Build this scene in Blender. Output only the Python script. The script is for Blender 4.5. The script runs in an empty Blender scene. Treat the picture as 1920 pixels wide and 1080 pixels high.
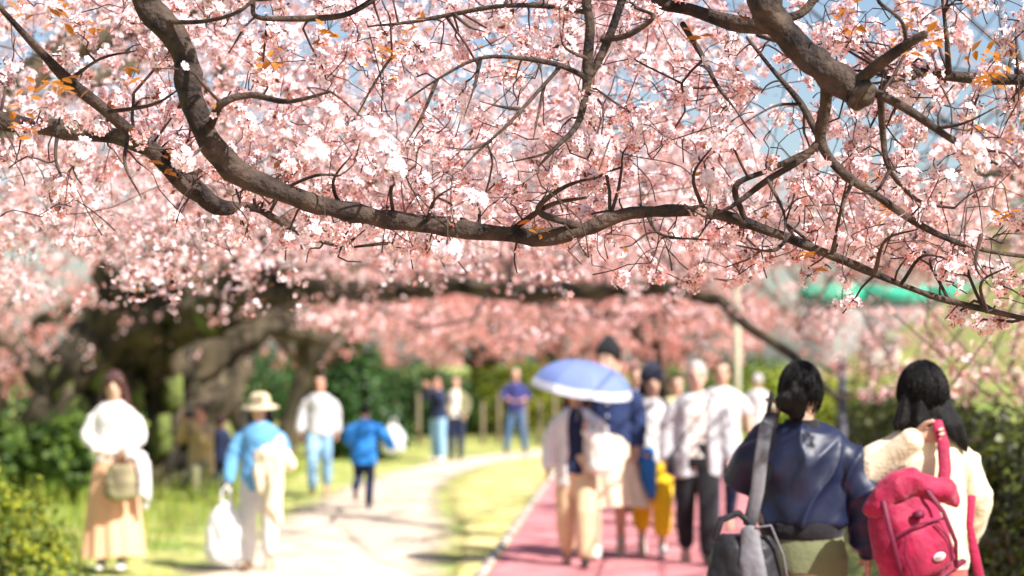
import bpy, bmesh, math, random
import numpy as np
from mathutils import Vector, Matrix, noise as mnoise

random.seed(7)
RNG = np.random.default_rng(7)
R = math.radians

# ------------------------------------------------------------------ camera, world, sun, exposure
SC = bpy.context.scene
COL = SC.collection
CAM_H = 1.78
FPX = 3733.0                    # focal length in pixels of the 1920 px wide photograph (70 mm on 36 mm)
PITCH = math.atan(141 / FPX)
cam_d = bpy.data.cameras.new('camera')
cam = bpy.data.objects.new('camera', cam_d)
COL.objects.link(cam)
cam.location = (0, 0, CAM_H)
cam.rotation_euler = (R(90) + PITCH, 0, 0)
cam_d.sensor_width = 36
cam_d.lens = 70
cam_d.clip_end = 2000
cam_d.dof.use_dof = True
cam_d.dof.focus_distance = 6.3
cam_d.dof.aperture_fstop = 1.95
SC.camera = cam

SUN_AZ = (0.74, -0.67)          # horizontal direction towards the sun (to the right, a little behind the camera)
SUN_EL = R(46)
w = bpy.data.worlds.new('World')
SC.world = w
w.use_nodes = True
nt = w.node_tree
bg = nt.nodes['Background']
sky = nt.nodes.new('ShaderNodeTexSky')
sky.sky_type = 'NISHITA'
sky.sun_disc = False
sky.sun_elevation = SUN_EL
sky.sun_rotation = math.atan2(SUN_AZ[0], SUN_AZ[1])
sky.air_density = 1.0
sky.dust_density = 1.6
nt.links.new(sky.outputs[0], bg.inputs[0])
bg.inputs[1].default_value = 0.075

sd = bpy.data.lights.new('sun', 'SUN')
sd.energy = 5.0
sd.angle = R(0.53)
sd.color = (1.0, 0.94, 0.88)
sun = bpy.data.objects.new('sun', sd)
COL.objects.link(sun)
tosun = Vector((SUN_AZ[0] * math.cos(SUN_EL), SUN_AZ[1] * math.cos(SUN_EL), math.sin(SUN_EL)))
sun.rotation_euler = tosun.to_track_quat('Z', 'Y').to_euler()
sun.location = tosun * 40

SC.view_settings.view_transform = 'Standard'
SC.view_settings.look = 'None'
SC.view_settings.gamma = 1
SC.view_settings.exposure = 1.15
SC.render.engine = 'CYCLES'
SC.cycles.use_denoising = True
SC.cycles.max_bounces = 8
SC.cycles.diffuse_bounces = 3
SC.cycles.transmission_bounces = 4
SC.cycles.transparent_max_bounces = 4
SC.cycles.glossy_bounces = 2
SC.cycles.sample_clamp_indirect = 6

CP, SP = math.cos(PITCH), math.sin(PITCH)


def P(px, py, d):
    """point of the photograph (1920 x 1080 pixels) at depth d metres"""
    u, v = (px - 960) / FPX * d, (540 - py) / FPX * d
    return Vector((u, d * CP - v * SP, CAM_H + d * SP + v * CP))


def gx(px, d):
    return (px - 960) * d / FPX


def project(A):
    """array of world points -> px, py, depth"""
    y, z = A[:, 1], A[:, 2] - CAM_H
    dep = y * CP + z * SP
    v = -y * SP + z * CP
    dd = np.maximum(dep, 0.1)
    return 960 + A[:, 0] / dd * FPX, 540 - v / dd * FPX, dep


# ------------------------------------------------------------------ materials
MATS = {}


def mat(name, col, rough=0.8, var=0.25, scale=8.0, bump=0.0, bscale=None, transl=0.0, col2=None,
        island=0.0, spec=0.3, streak=None, sheen=0.0):
    if name in MATS:
        return MATS[name]
    m = bpy.data.materials.new(name)
    m.use_nodes = True
    n, l = m.node_tree.nodes, m.node_tree.links
    b = n['Principled BSDF']
    b.inputs['Roughness'].default_value = rough
    b.inputs['Specular IOR Level'].default_value = spec
    if sheen:
        b.inputs['Sheen Weight'].default_value = sheen
    tc = n.new('ShaderNodeTexCoord')
    mp = n.new('ShaderNodeMapping')
    if streak:
        mp.inputs['Scale'].default_value = streak
    l.new(tc.outputs['Object'], mp.inputs['Vector'])
    nz = n.new('ShaderNodeTexNoise')
    nz.inputs['Scale'].default_value = scale
    nz.inputs['Detail'].default_value = 5
    nz.inputs['Roughness'].default_value = 0.6
    l.new(mp.outputs[0], nz.inputs['Vector'])
    ramp = n.new('ShaderNodeValToRGB')
    c2 = col2 or tuple(c * (1 - var) for c in col)
    ramp.color_ramp.elements[0].position = 0.35
    ramp.color_ramp.elements[1].position = 0.65
    ramp.color_ramp.elements[0].color = (*c2, 1)
    ramp.color_ramp.elements[1].color = (*col, 1)
    out = ramp.outputs[0]
    if island:
        g = n.new('ShaderNodeNewGeometry')
        add = n.new('ShaderNodeMath')
        add.operation = 'MULTIPLY_ADD'
        add.inputs[1].default_value = island
        sub = n.new('ShaderNodeMath')
        sub.operation = 'SUBTRACT'
        sub.inputs[1].default_value = island * 0.5
        l.new(nz.outputs[0], sub.inputs[0])
        l.new(g.outputs['Random Per Island'], add.inputs[0])
        l.new(sub.outputs[0], add.inputs[2])
        l.new(add.outputs[0], ramp.inputs[0])
    else:
        l.new(nz.outputs[0], ramp.inputs[0])
    l.new(out, b.inputs['Base Color'])
    if bump:
        nb = n.new('ShaderNodeTexNoise')
        nb.inputs['Scale'].default_value = bscale or scale * 3
        nb.inputs['Detail'].default_value = 6
        l.new(mp.outputs[0], nb.inputs['Vector'])
        bp = n.new('ShaderNodeBump')
        bp.inputs['Strength'].default_value = bump
        bp.inputs['Distance'].default_value = 0.02
        l.new(nb.outputs[0], bp.inputs['Height'])
        l.new(bp.outputs[0], b.inputs['Normal'])
    if transl:
        t = n.new('ShaderNodeBsdfTranslucent')
        l.new(out, t.inputs[0])
        mx = n.new('ShaderNodeMixShader')
        mx.inputs[0].default_value = transl
        l.new(b.outputs[0], mx.inputs[1])
        l.new(t.outputs[0], mx.inputs[2])
        l.new(mx.outputs[0], n['Material Output'].inputs[0])
    MATS[name] = m
    return m


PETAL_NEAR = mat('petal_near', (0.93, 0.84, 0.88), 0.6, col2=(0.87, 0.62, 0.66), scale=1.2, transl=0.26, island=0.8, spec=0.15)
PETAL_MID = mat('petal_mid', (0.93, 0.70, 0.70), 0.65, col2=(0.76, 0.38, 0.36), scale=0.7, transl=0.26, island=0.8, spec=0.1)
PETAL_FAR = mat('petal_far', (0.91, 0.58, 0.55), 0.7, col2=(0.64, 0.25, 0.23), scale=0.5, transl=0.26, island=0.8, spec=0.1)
STAMEN = mat('stamen', (0.70, 0.22, 0.22), 0.7, var=0.4, island=0.7)
CALYX = mat('calyx', (0.42, 0.13, 0.09), 0.7, var=0.4, island=0.7)
YLEAF = mat('young_leaf', (0.62, 0.27, 0.03), 0.5, col2=(0.36, 0.11, 0.03), scale=3, transl=0.5, island=0.8)
BARK = mat('bark', (0.085, 0.058, 0.043), 0.85, col2=(0.010, 0.007, 0.008), scale=11, bump=1.0, bscale=45, streak=(1, 1, 1))
BARK_OLD = mat('bark_old', (0.105, 0.082, 0.050), 0.9, col2=(0.011, 0.010, 0.007), scale=3.4, bump=1.0, bscale=14, streak=(1, 1, 0.4))
TWIG = mat('twig_bark', (0.070, 0.042, 0.036), 0.8, var=0.5, scale=20)
MOSS = mat('moss', (0.15, 0.19, 0.04), 0.95, col2=(0.06, 0.07, 0.025), scale=12, bump=0.6)
LEAF_YG = mat('leaf_yellow_green', (0.36, 0.38, 0.03), 0.5, col2=(0.12, 0.19, 0.02), scale=2, transl=0.35, island=0.9)
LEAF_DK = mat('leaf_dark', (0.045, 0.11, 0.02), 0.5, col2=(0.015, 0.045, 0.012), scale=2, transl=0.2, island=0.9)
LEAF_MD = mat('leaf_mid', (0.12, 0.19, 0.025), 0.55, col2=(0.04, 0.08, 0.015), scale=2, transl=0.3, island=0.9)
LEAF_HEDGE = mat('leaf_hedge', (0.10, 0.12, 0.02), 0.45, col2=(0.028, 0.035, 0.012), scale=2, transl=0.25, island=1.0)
GRASS_B = mat('grass_blade', (0.36, 0.38, 0.06), 0.6, col2=(0.15, 0.25, 0.025), scale=0.8, transl=0.35, island=0.7)


# ------------------------------------------------------------------ object helpers
def link(o, parent=None):
    COL.objects.link(o)
    if parent is not None:
        o.parent = parent
    return o


def tag(o, label=None, cat=None, group=None, kind=None):
    if label:
        o['label'] = label
    if cat:
        o['category'] = cat
    if group:
        o['group'] = group
    if kind:
        o['kind'] = kind
    return o


def empty(name, loc=(0, 0, 0), rz=0, label=None, cat=None, group=None):
    o = bpy.data.objects.new(name, None)
    o.empty_display_size = 0.2
    o.location = loc
    o.rotation_euler.z = rz
    COL.objects.link(o)
    return tag(o, label, cat, group)


def obj(name, mesh, parent=None):
    return link(bpy.data.objects.new(name, mesh), parent)


def mesh_py(name, V, F, mats, smooth=True, midx=None):
    me = bpy.data.meshes.new(name)
    me.from_pydata([tuple(v) for v in V], [], F)
    for m in (mats if isinstance(mats, (list, tuple)) else [mats]):
        me.materials.append(m)
    if smooth:
        me.polygons.foreach_set('use_smooth', [True] * len(me.polygons))
    if midx is not None:
        me.polygons.foreach_set('material_index', midx)
    me.update()
    return me


def mesh_np(name, V, F, mats, midx=None, smooth=False):
    """V (n,3) float, F (m,k) int, all faces with k corners"""
    me = bpy.data.meshes.new(name)
    n, (m_, k) = len(V), F.shape
    me.vertices.add(n)
    me.vertices.foreach_set('co', np.ascontiguousarray(V, dtype=np.float32).ravel())
    me.loops.add(m_ * k)
    me.loops.foreach_set('vertex_index', np.ascontiguousarray(F, dtype=np.int32).ravel())
    me.polygons.add(m_)
    me.polygons.foreach_set('loop_start', np.arange(0, m_ * k, k, dtype=np.int32))
    me.polygons.foreach_set('loop_total', np.full(m_, k, dtype=np.int32))
    for mm in (mats if isinstance(mats, (list, tuple)) else [mats]):
        me.materials.append(mm)
    if midx is not None:
        me.polygons.foreach_set('material_index', np.ascontiguousarray(midx, dtype=np.int32))
    if smooth:
        me.polygons.foreach_set('use_smooth', np.ones(m_, dtype=bool))
    me.update(calc_edges=True)
    return me


def scatter(T, TF, pos, nrm, scale, spin=None):
    """copies of a template (verts T, tris TF) at pos with z axis along nrm"""
    N = len(pos)
    n = nrm / np.maximum(np.linalg.norm(nrm, axis=1, keepdims=True), 1e-6)
    ref = np.where(np.abs(n[:, 2:3]) < 0.9, np.array([[0, 0, 1.0]]), np.array([[1.0, 0, 0]]))
    u = np.cross(ref, n)
    u /= np.linalg.norm(u, axis=1, keepdims=True)
    v = np.cross(n, u)
    a = RNG.uniform(0, 2 * np.pi, N) if spin is None else spin
    c, s = np.cos(a)[:, None], np.sin(a)[:, None]
    u, v = u * c + v * s, v * c - u * s
    B = np.stack([u, v, n], axis=1) * np.asarray(scale).reshape(-1, 1, 1)
    V = np.einsum('kj,njc->nkc', T, B) + pos[:, None, :]
    F = TF[None] + (np.arange(N) * len(T))[:, None, None]
    return V.reshape(-1, 3), F.reshape(-1, TF.shape[1])


class MB:
    """collects verts and faces of one part"""

    def __init__(s):
        s.V, s.F, s.M = [], [], []

    def add(s, V, F, m=0):
        o = len(s.V)
        s.V += [Vector(v) for v in V]
        s.F += [tuple(i + o for i in f) for f in F]
        s.M += [m] * len(F)
        return s

    def box(s, c, size, rz=0, m=0, bev=0.0):
        hx, hy, hz = size[0] / 2, size[1] / 2, size[2] / 2
        bm = bmesh.new()
        bmesh.ops.create_cube(bm, size=1)
        bmesh.ops.scale(bm, vec=size, verts=bm.verts)
        if bev:
            bmesh.ops.bevel(bm, geom=bm.edges[:], offset=bev, segments=2, affect='EDGES')
        mt = Matrix.Translation(c) @ Matrix.Rotation(rz, 4, 'Z')
        bm.verts.index_update()
        s.add([mt @ v.co for v in bm.verts], [[v.index for v in f.verts] for f in bm.faces], m)
        bm.free()
        return s

    def tube(s, pts, rads, seg=8, m=0, flat=None, side=None, rough=0.0, nsc=6.0, cap=True, ridge=0.0):
        V, F = tube_vf(pts, rads, seg, flat, side, rough, nsc, cap, ridge)
        return s.add(V, F, m)

    def lathe(s, prof, c=(0, 0, 0), seg=20, m=0, fn=None, sx=1, sy=1):
        V, F = [], []
        c = Vector(c)
        for r, z in prof:
            for k in range(seg):
                a = 2 * math.pi * k / seg
                rr = r if fn is None else r * fn(a, z)
                V.append(c + Vector((math.cos(a) * rr * sx, math.sin(a) * rr * sy, z)))
        for i in range(len(prof) - 1):
            for k in range(seg):
                k2 = (k + 1) % seg
                F.append((i * seg + k, i * seg + k2, (i + 1) * seg + k2, (i + 1) * seg + k))
        F.append(tuple(range(seg))[::-1])
        F.append(tuple((len(prof) - 1) * seg + k for k in range(seg)))
        return s.add(V, F, m)

    def build(s, name, mats, parent=None, smooth=True):
        return obj(name, mesh_py(name, s.V, s.F, mats, smooth, s.M), parent)


def tube_vf(pts, rads, seg=8, flat=None, side=None, rough=0.0, nsc=6.0, cap=True, ridge=0.0):
    pts = [Vector(p) for p in pts]
    n = len(pts)
    V, F = [], []
    t0 = (pts[1] - pts[0]).normalized()
    u = Vector(side) if side is not None else (Vector((1, 0, 0)) if abs(t0.x) < 0.8 else Vector((0, 1, 0)))
    rings = []
    for i in range(n):
        t = (pts[min(i + 1, n - 1)] - pts[max(i - 1, 0)])
        if t.length < 1e-7:
            t = t0
        t = t.normalized()
        u = u - t * u.dot(t)
        u = u.normalized() if u.length > 1e-6 else t.orthogonal().normalized()
        v = t.cross(u)
        r = rads[i]
        ra, rb = r if isinstance(r, (tuple, list)) else (r, r * (flat or 1))
        rings.append((pts[i], u.copy(), v, ra, rb, t))
    if cap:                       # rounded ends
        p, u_, v_, ra, rb, t = rings[0]
        m = min(ra, rb)
        rings = [(p - t * m * 0.75, u_, v_, ra * .35, rb * .35, t), (p - t * m * 0.45, u_, v_, ra * .75, rb * .75, t)] + rings
        p, u_, v_, ra, rb, t = rings[-1]
        m = min(ra, rb)
        rings += [(p + t * m * 0.45, u_, v_, ra * .75, rb * .75, t), (p + t * m * 0.75, u_, v_, ra * .35, rb * .35, t)]
    for i_, (p, u_, v_, ra, rb, t) in enumerate(rings):
        for k in range(seg):
            a = 2 * math.pi * k / seg
            q = p + u_ * math.cos(a) * ra + v_ * math.sin(a) * rb
            if rough:
                q += (q - p) * rough * mnoise.noise(q * nsc)
            if ridge:
                q += (q - p) * ridge * (mnoise.noise(Vector((math.cos(a) * 2.4 + ra, math.sin(a) * 2.4, i_ * .035))) + .5 * mnoise.noise(Vector((math.cos(a) * 5, math.sin(a) * 5, i_ * .05 + 5))))
            V.append(q)
    m = len(rings)
    for i in range(m - 1):
        for k in range(seg):
            k2 = (k + 1) % seg
            F.append((i * seg + k, i * seg + k2, (i + 1) * seg + k2, (i + 1) * seg + k))
    F.append(tuple(range(seg))[::-1])
    F.append(tuple((m - 1) * seg + k for k in range(seg)))
    return V, F


def catmull(pts, per=6):
    pts = [np.array(p, float) for p in pts]
    P_ = [2 * pts[0] - pts[1]] + pts + [2 * pts[-1] - pts[-2]]
    out = []
    for i in range(1, len(P_) - 2):
        p0, p1, p2, p3 = P_[i - 1:i + 3]
        for k in range(per):
            t = k / per
            out.append(0.5 * ((2 * p1) + (-p0 + p2) * t + (2 * p0 - 5 * p1 + 4 * p2 - p3) * t * t + (-p0 + 3 * p1 - 3 * p2 + p3) * t ** 3))
    out.append(P_[-2])
    return np.array(out)


# ------------------------------------------------------------------ ground
def ground_h(x, y):
    """terrain height: flat park, a bank rising on the right beyond the hedge"""
    def ss(a, b, t):
        t = max(0.0, min(1.0, (t - a) / (b - a)))
        return t * t * (3 - 2 * t)
    h = 0.0
    q = (x - 5.3) / .8
    hx = min(6.5, .8 * .56 * math.log1p(math.exp(min(q, 40))))
    h += hx * ss(17, 42, y) * (1 - ss(52, 60, y))
    h += 0.10 * ss(-3.2, -6.0, x) if False else 0.0
    if x < -3.2 and y > 8:
        h += 0.16 * ss(3.2, 6.5, -x) * ss(8, 15, y)
    return h


def ground_sheet():
    xs = np.concatenate([np.linspace(-600, -30, 12), np.linspace(-26, 26, 105), np.linspace(30, 600, 12)])
    ys = np.concatenate([np.linspace(-40, -2, 10), np.linspace(0, 64, 129), np.linspace(70, 1200, 20)])
    V, F = [], []
    for y in ys:
        for x in xs:
            z = ground_h(x, y)
            far = abs(x) > 26 or y > 64 or y < 0
            z += 0 if far else 0.02 * mnoise.noise(Vector((x * .5, y * .5, 0))) * (1 if (x < -3.6 or x > 3.6) else 0)
            V.append((x, y, z))
    nx = len(xs)
    for j in range(len(ys) - 1):
        for i in range(nx - 1):
            F.append((j * nx + i, j * nx + i + 1, (j + 1) * nx + i + 1, (j + 1) * nx + i))
    m = mat('grass_ground', (0.46, 0.42, 0.15), 0.9, col2=(0.19, 0.28, 0.05), scale=1.1, bump=0.5, bscale=30)
    o = obj('grass_ground', mesh_py('grass_ground', V, F, m))
    tag(o, kind='structure')


ground_sheet()


def strip(name, left, right, z, material, wob=0.0, sub=8, soft=False):
    L, Rr = catmull(left, sub), catmull(right, sub)
    V, F, E = [], [], []
    n, k = len(L), 13
    for i in range(n):
        a, b = L[i].copy(), Rr[i].copy()
        if wob:
            a[0] += wob * mnoise.noise(Vector((a[1] * 1.1, 3.1, 0))) + wob * .5 * mnoise.noise(Vector((a[1] * 4, 1.1, 0)))
            b[0] += wob * mnoise.noise(Vector((b[1] * 1.1, 9.1, 0))) + wob * .5 * mnoise.noise(Vector((b[1] * 4, 7.1, 0)))
        for j in range(k):
            p = a + (b - a) * j / (k - 1)
            V.append((p[0], p[1], z))
            E.append(min(1.0, min(j, k - 1 - j) / 4.5))
    for i in range(n - 1):
        for j in range(k - 1):
            F.append((i * k + j, i * k + j + 1, (i + 1) * k + j + 1, (i + 1) * k + j))
    me = mesh_py(name, V, F, material)
    if soft:
        at = me.attributes.new('edge', 'FLOAT', 'POINT')
        at.data.foreach_set('value', E)
    return tag(obj(name, me), kind='structure')


def worn_edges(m):
    """bare earth breaks up into patches towards the grass"""
    n, l = m.node_tree.nodes, m.node_tree.links
    b = n['Principled BSDF']
    at = n.new('ShaderNodeAttribute')
    at.attribute_name = 'edge'
    tc = n.new('ShaderNodeTexCoord')
    nz = n.new('ShaderNodeTexNoise')
    nz.inputs['Scale'].default_value = 2.2
    nz.inputs['Detail'].default_value = 8
    nz.inputs['Roughness'].default_value = .75
    l.new(tc.outputs['Object'], nz.inputs['Vector'])
    ad = n.new('ShaderNodeMath')
    ad.operation = 'MULTIPLY_ADD'
    ad.inputs[1].default_value = 1.0
    l.new(at.outputs['Fac'], ad.inputs[0])
    l.new(nz.outputs[0], ad.inputs[2])
    mr = n.new('ShaderNodeMapRange')
    mr.inputs[1].default_value = .75
    mr.inputs[2].default_value = 1.15
    l.new(ad.outputs[0], mr.inputs[0])
    l.new(mr.outputs[0], b.inputs['Alpha'])


DIRT = mat('dirt', (0.60, 0.50, 0.39), 0.95, col2=(0.50, 0.40, 0.30), scale=1.1, bump=0.5, bscale=40)
PINKP = mat('pink_paving', (0.62, 0.25, 0.26), 0.85, col2=(0.42, 0.15, 0.16), scale=1.7, bump=0.3, bscale=120)
EDGE = mat('path_edging', (0.48, 0.42, 0.37), 0.85, var=0.25, scale=6, bump=0.3)
worn_edges(DIRT)
DL = [(-3.2, -8), (-3.3, 8), (-3.1, 16.6), (-3.0, 23.8), (-2.5, 30), (-1.5, 36), (.4, 41), (3, 43.5)]
DR = [(-.9, -8), (-.55, 8), (-.22, 16.6), (-.30, 21), (-.75, 27), (-.5, 32.5), (.5, 36.3), (2.0, 38)]
strip('dirt_path', DL, DR, 0.026, DIRT, wob=0.15, sub=12, soft=True)


def pl(d, off=0):                # left edge of the pink path
    return -0.2 + 0.0604 * (d - 16.65) + off


PW = 2.85
strip('pink_path', [(pl(d), d) for d in (-8, 10, 25, 45, 70)], [(pl(d, PW), d) for d in (-8, 10, 25, 45, 70)], 0.030, PINKP)
VERGE = mat('dry_verge', (0.64, 0.53, 0.25), 0.95, col2=(0.36, 0.36, 0.085), scale=1.6, bump=.5, bscale=40)
worn_edges(VERGE)
strip('dry_grass_verge', [(x_ - .35, y_) for x_, y_ in DR], [(pl(y_) + .2, y_) for x_, y_ in DR], 0.020, VERGE, wob=0.1, sub=12, soft=True)
# concrete edging strips of the path, laid as single stones
er = {}
for side in (0, 1):
    root = empty('path_edging', (0, 0, 0), 0)
    root['kind'] = 'structure'
    me = MB().box((0, 0, 0), (0.075, 0.98, 0.09), bev=0.008)
    m_ = mesh_py('edging_stone', me.V, me.F, EDGE)
    y = 3.0
    while y < 44:
        o = obj('edging_stone', m_, root)
        o.location = (pl(y) - 0.055 if side == 0 else pl(y, PW) + 0.055, y, 0.012 + random.uniform(-.004, .004))
        o.rotation_euler.z = -math.atan(0.0604) + random.uniform(-.006, .006)
        y += 1.0

# grass blades
T_GR = np.array([[-.012, 0, 0], [.012, 0, 0], [.004, .03, .6], [0, .10, 1.0]])
F_GR = np.array([[0, 1, 2], [0, 2, 3]])


def grass_field(n, xr, yr, keep, hs):
    x = RNG.uniform(*xr, n)
    y = RNG.uniform(*yr, n)
    p = np.array([(a, b, 0) for a, b in zip(x, y) if keep(a, b)])
    px, py, dep = project(p)
    ok = (px > -300) & (px < 2220)
    p = p[ok]
    p[:, 2] = [ground_h(a, b) - 0.005 for a, b in p[:, :2]]
    N = len(p)
    nrm = np.stack([RNG.normal(0, .28, N), RNG.normal(0, .28, N), np.ones(N)], 1)
    return scatter(T_GR, F_GR, p, nrm, RNG.uniform(hs[0], hs[1], N))


def in_dirt(x, y):
    l_ = np.interp(y, [q[1] for q in DL], [q[0] for q in DL])
    r_ = np.interp(y, [q[1] for q in DR], [q[0] for q in DR])
    return l_ + .25 < x < r_ - .3


def in_pink(x, y):
    return pl(y) - .12 < x < pl(y, PW) + .12


def free(x, y):
    if in_dirt(x, y) or in_pink(x, y):
        return False
    if -2.9 < x < pl(y):          # the trodden strip between both paths is thin and patchy
        return mnoise.noise(Vector((x * 1.3, y * .5, 4))) > 0.24
    return True


gv, gf = [], []
off = 0
for (n, xr, yr, hs) in ((22000, (-6.5, 6.5), (9, 26), (.05, .13)), (16000, (-11, 11), (24, 48), (.08, .20)),
                        (7000, (-9, -3.3), (17, 34), (.18, .42))):
    V_, F_ = grass_field(n, xr, yr, free, hs)
    gv.append(V_)
    gf.append(F_ + off)
    off += len(V_)
o = obj('grass', mesh_np('grass', np.concatenate(gv), np.concatenate(gf), GRASS_B))
tag(o, 'short yellow green grass beside and between the paths', 'grass', kind='stuff')

# fallen petals
n = 5200
pt = np.stack([RNG.uniform(-5, 4.2, n), RNG.uniform(9, 34, n), np.zeros(n)], 1)
pt = pt[(np.abs(pt[:, 0] / pt[:, 1]) < .30)]
pt[:, 2] = [max(.036, ground_h(a, c) + .03) for a, c in pt[:, :2]]
V_, F_ = scatter(np.array([[0, -.5, 0], [.35, 0, .12], [0, .5, .05], [-.35, 0, .12]]), np.array([[0, 1, 2], [0, 2, 3]]), pt, np.stack([RNG.normal(0, .2, len(pt)), RNG.normal(0, .2, len(pt)), np.ones(len(pt))], 1), RNG.uniform(.014, .022, len(pt)))
tag(obj('fallen_petals', mesh_np('fallen_petals', V_, F_, PETAL_NEAR)), 'pale pink petals fallen on the paths and the grass', 'petals', kind='stuff')

# ------------------------------------------------------------------ blossom templates


def t_hero():
    V, F, M = [(0, 0, 0.0)], [], []
    for i in range(5):
        a = 2 * math.pi * i / 5
        o = len(V)
        for (r, da, z) in ((.45, -.50, .10), (.5, 0, .03), (.45, .50, .10), (.85, -.47, .26), (.9, .47, .26), (1.02, -.16, .30), (.90, 0, .22), (1.02, .16, .30)):
            V.append((r * math.cos(a + da), r * math.sin(a + da), z))
        F += [(0, o, o + 1), (0, o + 1, o + 2), (o, o + 3, o + 6), (o, o + 6, o + 1), (o + 1, o + 6, o + 2), (o + 2, o + 6, o + 4), (o + 3, o + 5, o + 6), (o + 6, o + 7, o + 4)]
        M += [0] * 8
    for i in range(4):            # stamens
        a = 2 * math.pi * i / 4 + .4
        o = len(V)
        V += [(.03, 0, .02), (-.03, 0.02, .02), (.34 * math.cos(a), .34 * math.sin(a), .34)]
        F.append((o, o + 1, o + 2)); M.append(1)
    o = len(V)                    # calyx and stalk
    V += [(.13, 0, -.01), (-.07, .11, -.01), (-.07, -.11, -.01), (0, 0, -.42), (.03, .12, -1.3)]
    F += [(o, o + 1, o + 3), (o + 1, o + 2, o + 3), (o + 2, o, o + 3), (o, o + 3, o + 4)]
    M += [2] * 4
    return np.array(V, float), np.array(F), np.array(M)


def t_mid():
    V, F, M = [(0, 0, 0)], [], []
    for i in range(5):
        a = 2 * math.pi * i / 5
        o = len(V)
        for (r, da, z) in ((.72, -.50, .16), (1.0, 0, .26), (.72, .50, .16)):
            V.append((r * math.cos(a + da), r * math.sin(a + da), z))
        F += [(0, o, o + 1), (0, o + 1, o + 2)]
        M += [0, 0]
    o = len(V)
    V += [(.28, 0, .1), (-.14, .24, .1), (-.14, -.24, .1), (.2, 0, -.02), (-.2, .08, -.02), (0, 0, -1.2)]
    F += [(o, o + 1, o + 2), (o + 3, o + 4, o + 5)]
    M += [1, 2]
    return np.array(V, float), np.array(F), np.array(M)


def t_far():
    V, F, M = [(0, 0, 0)], [], []
    for i in range(2):
        a = 2 * math.pi * i / 2
        o = len(V)
        for (r, da, z) in ((.85, -1.0, .1), (1.0, 0, .4), (.85, .9, .2)):
            V.append((r * math.cos(a + da), r * math.sin(a + da), z))
        F += [(0, o, o + 1), (0, o + 1, o + 2)]
        M += [0, 0]
    o = len(V)
    V += [(.3, .1, -.1), (-.3, .2, -.15), (0, -.3, -.9)]
    F.append((o, o + 1, o + 2))
    M.append(1)
    return np.array(V, float), np.array(F), np.array(M)


T_BUD = np.array([[0, 0, -.6], [.42, 0, .1], [-.21, .36, .1], [-.21, -.36, .1], [0, 0, 1.0], [.06, 0, -2.2]])
F_BUD = np.array([[0, 1, 2], [0, 2, 3], [0, 3, 1], [1, 4, 2], [2, 4, 3], [3, 4, 1], [0, 1, 5]])
M_BUD = np.array([1, 1, 1, 0, 0, 0, 1])
BUDM = mat('bud', (0.80, 0.26, 0.26), .6, col2=(.60, .10, .11), island=.9, transl=.25)


def t_mid2():
    V, F, M = [(0, 0, 0)], [], []
    for i in range(5):
        a = 2 * math.pi * i / 5
        o = len(V)
        for (r, da, z) in ((.98, -.48, .22), (.98, .48, .22)):
            V.append((r * math.cos(a + da), r * math.sin(a + da), z))
        F.append((0, o, o + 1))
        M.append(0)
    o = len(V)
    V += [(.25, 0, -.02), (-.25, .08, -.02), (0, 0, -1.0)]
    F.append((o, o + 1, o + 2))
    M.append(1)
    return np.array(V, float), np.array(F), np.array(M)


BRONZE = mat('bronze_leaf', (.36, .15, .035), .5, col2=(.16, .045, .025), scale=3, transl=.3, island=.9)
HERO, MIDB, FARB = t_hero(), t_mid(), t_far()
MID2 = t_mid2()
HERO_MESH = mesh_np('blossom', HERO[0] * 0.0185, HERO[1], [PETAL_NEAR, STAMEN, CALYX], HERO[2])

T_LEAF = np.array([[0, 0, 0], [-.22, .35, .06], [.22, .35, .06], [-.18, .7, .02], [.18, .7, .02], [0, 1.05, -.08], [0, .4, 0]])
F_LEAF = np.array([[0, 6, 1], [0, 2, 6], [1, 6, 3], [6, 2, 4], [3, 6, 5], [6, 4, 5]])
LEAF_MESH = mesh_np('young_leaf', T_LEAF * 0.045, F_LEAF, YLEAF)


def rand_dirs(n, bias=(0, 0, 0)):
    v = RNG.normal(0, 1, (n, 3)) + np.array(bias)
    return v / np.maximum(np.linalg.norm(v, axis=1, keepdims=True), 1e-6)


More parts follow.
